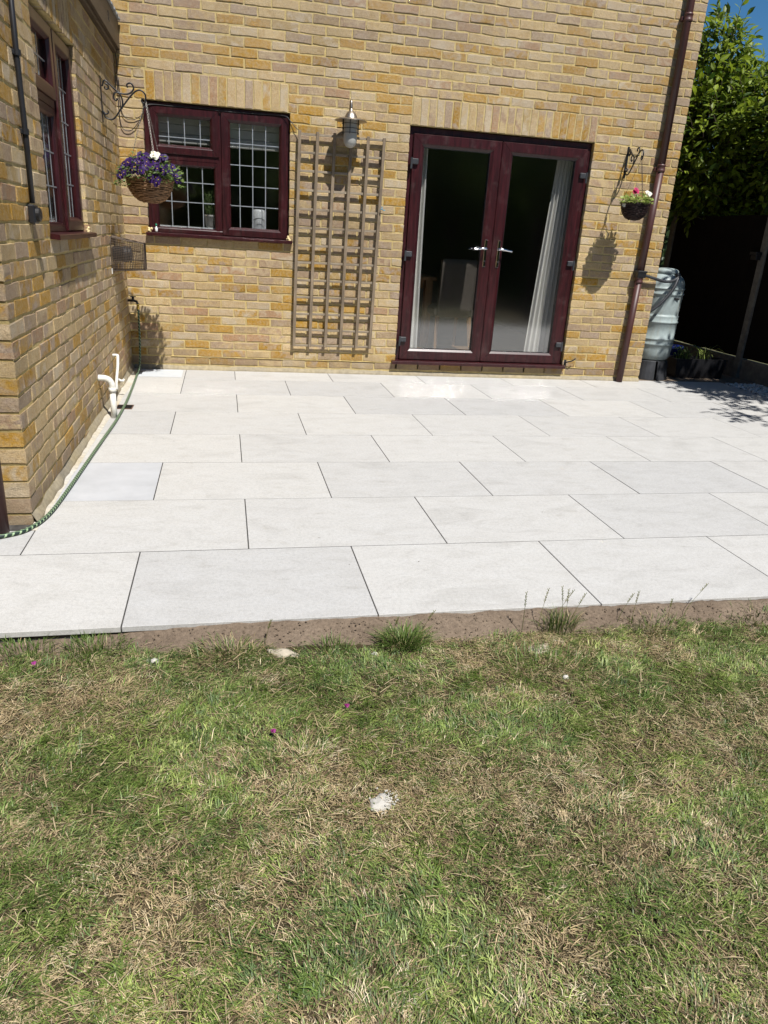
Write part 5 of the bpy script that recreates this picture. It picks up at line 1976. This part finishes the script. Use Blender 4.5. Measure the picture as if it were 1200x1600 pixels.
def blades(name, x, y, length, width, lean, az, col, z0, mat, label, cat, curl=.35):
    n = len(x)
    s_az, c_az = np.sin(az), np.cos(az)
    dx, dy = c_az * np.sin(lean), s_az * np.sin(lean)
    dz = np.cos(lean)
    wx, wy = -s_az * width / 2, c_az * width / 2
    zz = np.zeros(n)
    base = np.stack([x, y, z0], 1)
    mid = base + np.stack([dx * .5, dy * .5, dz * .62], 1) * length[:, None]
    tip = base + np.stack([dx * 1.05, dy * 1.05, dz * (1 - curl)], 1) * length[:, None]
    tip[:, 2] = np.maximum(tip[:, 2], z0 + .002)
    W = np.stack([wx, wy, zz], 1)
    V = np.empty((n, 5, 3), dtype=np.float32)
    V[:, 0] = base - W
    V[:, 1] = base + W
    V[:, 2] = mid + W * .85
    V[:, 3] = mid - W * .85
    V[:, 4] = tip
    me = bpy.data.meshes.new(name)
    me.vertices.add(n * 5)
    me.vertices.foreach_set('co', V.ravel())
    idx = np.arange(n)[:, None] * 5
    loops = np.concatenate([idx + np.array([0, 1, 2, 3]), idx + np.array([3, 2, 4])], 1).astype(np.int32)
    me.loops.add(n * 7)
    me.loops.foreach_set('vertex_index', loops.ravel())
    st = np.empty((n, 2), dtype=np.int32)
    st[:, 0] = np.arange(n) * 7
    st[:, 1] = np.arange(n) * 7 + 4
    me.polygons.add(n * 2)
    me.polygons.foreach_set('loop_start', st.ravel())
    ca = me.color_attributes.new('Col', 'FLOAT_COLOR', 'POINT')
    C4 = np.ones((n, 5, 4), dtype=np.float32)
    C4[:, :, :3] = col[:, None, :]
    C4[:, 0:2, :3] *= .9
    ca.data.foreach_set('color', C4.ravel())
    me.materials.append(mat)
    me.update(calc_edges=True)
    me.validate()
    return link(name, me, label=label, cat=cat, kind='stuff')


def scatter_lawn():
    # tufts of 20 to 45 blades that lean and lie together
    NT_ = 21000
    cx = rng.uniform(-.1, 3.7, NT_)
    cy = rng.uniform(-6.75, -4.82, NT_)
    k = (cx > .15 - (cy + 4.82) * -.18 - .35) & (cx < 3.25 + (cy + 4.82) * .85 + .25)
    cx, cy = cx[k], cy[k]
    ox, oy = rng.uniform(-1.6, 5.8, 13000), rng.uniform(-8.2, -4.82, 13000)
    cx, cy = np.concatenate([cx, ox]), np.concatenate([cy, oy])
    nt = len(cx)
    tdry = dryness(cx, cy)
    tfb = fbm(cx, cy, 7, 77, 3)
    nb = (rng.integers(16, 44, nt) * np.clip(.65 + .8 * tfb - .35 * tdry, .3, 1.4)).astype(int)
    tid = np.repeat(np.arange(nt), nb)
    n = len(tid)
    trad = rng.uniform(.006, .020, nt)
    trad[len(trad) - 13000:] *= 1.8
    x = cx[tid] + rng.normal(0, 1, n) * trad[tid]
    y = cy[tid] + rng.normal(0, 1, n) * trad[tid]
    ey = np.interp(x, EX, EYV)
    k = y < ey - rng.exponential(.008, n) + .022 * (rng.random(n) < .25)
    x, y, tid = x[k], y[k], tid[k]
    n = len(x)
    dry = tdry[tid]
    tstraw = rng.random(nt) < np.clip(tdry * 1.15, .03, .9)
    straw = rng.random(n) < np.where(tstraw[tid], .86, .12 + .25 * dry)
    tlen = np.clip(rng.gamma(4.5, .0042, nt), .008, .042) * (1.15 - .35 * tdry)
    length = tlen[tid] * rng.uniform(.45, 1.35, n)
    width = rng.uniform(.0009, .0027, n) * (.8 + 8 * tlen[tid])
    width[straw] *= .75
    flow = 2 * PI * fbm(cx, cy, 2.4, 12, 2) * 1.7
    taz = flow + rng.normal(0, .9, nt)
    az = taz[tid] + rng.normal(0, .55, n)
    tl = np.clip(rng.normal(1.08, .25, nt), .3, 1.45)
    lean = np.clip(tl[tid] + rng.normal(0, .25, n) + .22 * straw, .05, 1.54)
    pal = np.array([[.080, .122, .022], [.125, .182, .040], [.185, .240, .060], [.270, .320, .105], [.095, .145, .045], [.058, .090, .020]])
    pt_ = rng.choice(6, nt, p=[.22, .26, .17, .10, .15, .10])
    col = pal[pt_[tid]] * rng.uniform(.65, 1.6, (n, 1))
    kk = fbm(x, y, 4.0, 60, 2)[:, None]
    col = col * (1 + (kk - .5) * np.array([.5, .35, .2]))
    sp_ = np.array([[.62, .50, .31], [.48, .37, .21], [.32, .23, .13], [.21, .15, .085], [.68, .58, .40]])
    st_ = rng.choice(5, nt, p=[.28, .28, .20, .12, .12])
    scol = sp_[st_[tid]] * rng.uniform(.6, 1.3, (n, 1))
    col = np.where(straw[:, None], scol, col)
    z0 = np.full(n, LZ) + rng.uniform(-.004, .007, n)
    z0 += np.array([.012 * mnoise.fractal(Vector((a * 3, b_ * 3, .3)), .9, 2.0, 4) for a, b_ in zip(x.tolist(), y.tolist())])
    # thatch: dead stems pressed flat between the tufts
    m_ = 90000
    hx_, hy_ = rng.uniform(-.1, 3.7, m_), rng.uniform(-6.75, -4.86, m_)
    k = (hx_ > .15 - (hy_ + 4.82) * -.18 - .35) & (hx_ < 3.25 + (hy_ + 4.82) * .85 + .25) & (hy_ < np.interp(hx_, EX, EYV) - .01)
    hx_, hy_ = hx_[k], hy_[k]
    m_ = len(hx_)
    hd_ = dryness(hx_, hy_)
    hc = (np.array([.44, .34, .19]) * rng.uniform(.35, 1.35, (m_, 1))) * (.55 + .75 * hd_[:, None])
    haz = 2 * PI * fbm(hx_, hy_, 5.5, 19, 2) * 2 + rng.normal(0, .7, m_)
    hz_ = LZ + np.array([.012 * mnoise.fractal(Vector((a * 3, b_ * 3, .3)), .9, 2.0, 4) for a, b_ in zip(hx_.tolist(), hy_.tolist())]) + rng.uniform(0, .009, m_)
    return blades('lawn_grass', np.concatenate([x, hx_]), np.concatenate([y, hy_]), np.concatenate([length, rng.uniform(.010, .032, m_)]),
                  np.concatenate([width, rng.uniform(.0007, .0022, m_)]), np.concatenate([lean, np.clip(rng.normal(1.42, .1, m_), 1.0, 1.56)]),
                  np.concatenate([az, haz]), np.clip(np.concatenate([col, hc]), 0, 1).astype(np.float32), np.concatenate([z0, hz_]), M['grass'],
                  'patchy lawn of green grass and straw in front of the patio', 'grass')


scatter_lawn()


def tuft(cx, cy, r, n, l0, l1, label, lean=.5, cols=((.05, .10, .015), (.15, .21, .05)), dryf=.15, name='grass_tuft', z=-.045, w0=.0016, w1=.0030):
    a = rng.uniform(0, 2 * PI, n)
    q = r * np.sqrt(rng.random(n))
    x, y = cx + q * np.cos(a) * 1.3, cy + q * np.sin(a) * .8
    az = np.arctan2(y - cy, x - cx) + rng.normal(0, .7, n)
    ln = np.clip(rng.normal(lean, .3, n) * (.4 + .9 * q / r), 0, 1.3)
    t_ = rng.random((n, 1))
    col = np.array(cols[0]) * (1 - t_) + np.array(cols[1]) * t_
    k = rng.random(n) < dryf
    col[k] = np.array([.42, .33, .18]) * rng.uniform(.7, 1.1, (k.sum(), 1))
    o = blades(name, x, y, rng.uniform(l0, l1, n), rng.uniform(w0, w1, n), ln, az, col.astype(np.float32), np.full(n, z), M['grass'], label, 'grass tuft', .15)
    return o


tuft(1.455, -4.93, .056, 620, .045, .10, 'dense dark green grass tuft overhanging the soil strip near its middle', .75, dryf=.1)
tuft(2.055, -4.885, .05, 230, .04, .11, 'upright grass clump with tall seed stalks at the slab edge', .35, dryf=.2)
tuft(.86, -4.925, .10, 420, .03, .06, 'flattened grass tuft on the soil left of the pale stone', .9, dryf=.35)
tuft(.42, -4.865, .08, 300, .03, .06, 'bright green grass fringe against the left slab edge', .5, dryf=.05)
tuft(.20, -4.86, .08, 260, .025, .055, 'green grass fringe at the far left under the slab edge', .5, dryf=.08)
tuft(2.45, -4.90, .10, 260, .03, .07, 'loose grass tuft on the lawn edge toward the right', .6, dryf=.25)
tuft(1.20, -4.935, .05, 120, .03, .07, 'thin weedy sprig growing out of the soil strip', .6, dryf=.1)
tuft(2.93, -4.865, .12, 320, .03, .07, 'grass tuft at the far right edge of the lawn border', .7, dryf=.2)
tuft(1.90, -5.12, .12, 380, .04, .08, 'green tussock on the lawn below the upright clump', .8, dryf=.1)


def stalk(x, y, h, lx, ly, label, head=True):
    root = empty('grass_stalk', (x, y, -.045), label=label, cat='grass stalk', group='tall seed stalks along the slab edge')
    pts = bez([(0, 0, 0), (lx * .3, ly * .3, h * .5), (lx, ly, h)], 6)
    MB().tube(pts, [.0011] * 7 + [.0007] * 6, 5).build('stem', M['stalk'], root, True)
    if head:
        b = MB()
        top, d_ = Vector(pts[-1]), (Vector(pts[-1]) - Vector(pts[-3])).normalized()
        for k in range(16):
            p = top - d_ * k * h * .022
            a = k * 2.4
            b.disc_leaf(p, Vector((math.cos(a), math.sin(a), 1.6)), Vector((0, -1, 0)), .009, .0028)
        b.build('seed_head', M['stalk'], root)


M['stalk'] = mat_leaf('grass_stalk_green', (.10, .13, .04), (.26, .24, .10))
SL = ['seed stalk standing alone left of the upright grass clump', 'seed stalk leaning right between the lone stalk and the clump', 'seed stalk leaning far right out of the left of the clump',
      'tallest seed stalk rising from the middle of the clump', 'straight seed stalk just right of the tallest one', 'seed stalk leaning right from the right of the clump',
      'bent dark seed stalk over the slab joint', 'upright seed stalk right of the slab joint', 'short seed stalk right of the slab joint', 'long seed stalk leaning far right over the slab',
      'fine seed stalk above the dense tuft on its left', 'fine seed stalk leaning right above the dense tuft', 'single fine seed stalk left of the pale flat stone']
for i, a in enumerate(((1.905, -4.90, .17, -.004, .0), (1.975, -4.88, .16, .03, .02), (2.03, -4.88, .155, .07, .01), (2.07, -4.875, .17, -.015, .01), (2.085, -4.87, .16, -.005, .0), (2.10, -4.88, .14, .05, .01),
                       (2.30, -4.87, .12, .06, .02), (2.36, -4.87, .14, .008, .0), (2.52, -4.86, .09, .01, .01), (2.58, -4.86, .13, .12, .05), (1.42, -4.90, .09, .015, .0), (1.52, -4.90, .11, .045, .0), (.975, -4.90, .10, .02, .0))):
    stalk(*a, SL[i])

# longer straw lying over the lawn
n = 900
x, y = rng.uniform(.2, 3.0, n), rng.uniform(-6.4, -4.95, n)
t_ = rng.random((n, 1))
blades('loose_straw', x, y, rng.uniform(.03, .065, n), rng.uniform(.0016, .003, n), rng.normal(1.45, .06, n), rng.uniform(0, 2 * PI, n),
       (np.array([.52, .42, .26]) * t_ + np.array([.36, .27, .15]) * (1 - t_)).astype(np.float32), np.full(n, LZ + .012), M['grass'], 'dry straw stems lying loose over the lawn', 'straw', .3)


# stones, mortar lumps and petals on the lawn
def stone(name, loc, rx, ry, rz, mat, label, seed):
    rn = random.Random(seed)
    b = MB()
    n, mm = 14, 7
    for j in range(mm + 1):
        el = -PI / 2 + PI * j / mm
        for i in range(n):
            a = 2 * PI * i / n
            d_ = Vector((math.cos(a) * math.cos(el), math.sin(a) * math.cos(el), math.sin(el)))
            k = 1 + .38 * mnoise.fractal(d_ * 1.8 + Vector((seed, 0, 0)), .8, 2.0, 3)
            b.v.append((d_.x * rx * k, d_.y * ry * k, d_.z * rz * k))
    for j in range(mm):
        for i in range(n):
            a, c_ = j * n + i, j * n + (i + 1) % n
            b.f.append((a, c_, c_ + n, a + n))
    return b.build(name, mat, None, True, loc=loc, rot=(0, 0, rn.uniform(-.4, .4)), label=label, cat='stone')


stone('flat_stone', (1.03, -4.955, -.042), .055, .022, .014, M['stone'], 'pale flat stone half sunk in the soil strip', 1)
stone('flat_stone', (1.93, -5.005, -.050), .060, .030, .014, M['stone'], 'buff flat stone beside the upright grass clump', 2)
stone('flat_stone', (2.01, -4.965, -.050), .040, .022, .012, M['stone'], 'smaller buff stone just behind the other flat stone', 3)
stone('white_stone', (1.340, -4.985, -.044), .011, .009, .009, M['stone_white'], 'tiny white stone below the dense grass tuft', 4)
stone('white_stone', (1.945, -5.195, -.036), .011, .008, .008, M['stone_white'], 'tiny white stone lying alone on the lawn below the flat stones', 5)
stone('mortar_lump', (1.235, -5.665, -.047), .034, .030, .014, M['stone_white'], 'crumbly white mortar lump in the middle of the lawn', 6)
stone('white_stone', (.62, -4.96, -.042), .013, .010, .009, M['stone_white'], 'small pale stone near the left end of the soil strip', 7)
b = MB()
for _ in range(60):
    a, q = random.uniform(0, 2 * PI), random.gauss(0, .022)
    r = random.uniform(.001, .0032)
    b.add([(1.25 + q * math.cos(a) + p[0] * r, -5.66 + q * math.sin(a) + p[1] * r, -.034 + p[2] * r) for p in ico], icf)
b.build('mortar_crumbs', M['stone_white'], label='white crumbs scattered round the mortar lump', cat='mortar crumbs', kind='stuff')
pt_me = pansy_mesh('fallen_petal', M['magenta'], .0065)
for (x_, y_, lb) in ((1.199, -5.287, 'magenta petal lying on green grass right of centre'), (.977, -5.381, 'magenta petal lying lowest on the lawn'), (.257, -4.968, 'pink petal near the left end of the lawn')):
    link('fallen_petal', pt_me, None, (x_, y_, -.022), (-1.1, .2, random.random()), label=lb, cat='petal')
# dark leaf scraps and specks dropped on the slabs
b = MB()
for _ in range(46):
    x_, y_ = random.uniform(.3, 5.6), random.uniform(-4.6, -.2)
    b.disc_leaf((x_, y_, .001), Vector((random.gauss(0, 1), random.gauss(0, 1), 0)), Vector((0, 0, 1)), random.uniform(.004, .014), .004, .1, 0)
b.build('leaf_scraps', M['bark'], label='tiny dark leaf scraps scattered over the slabs', cat='leaf scraps', kind='stuff')
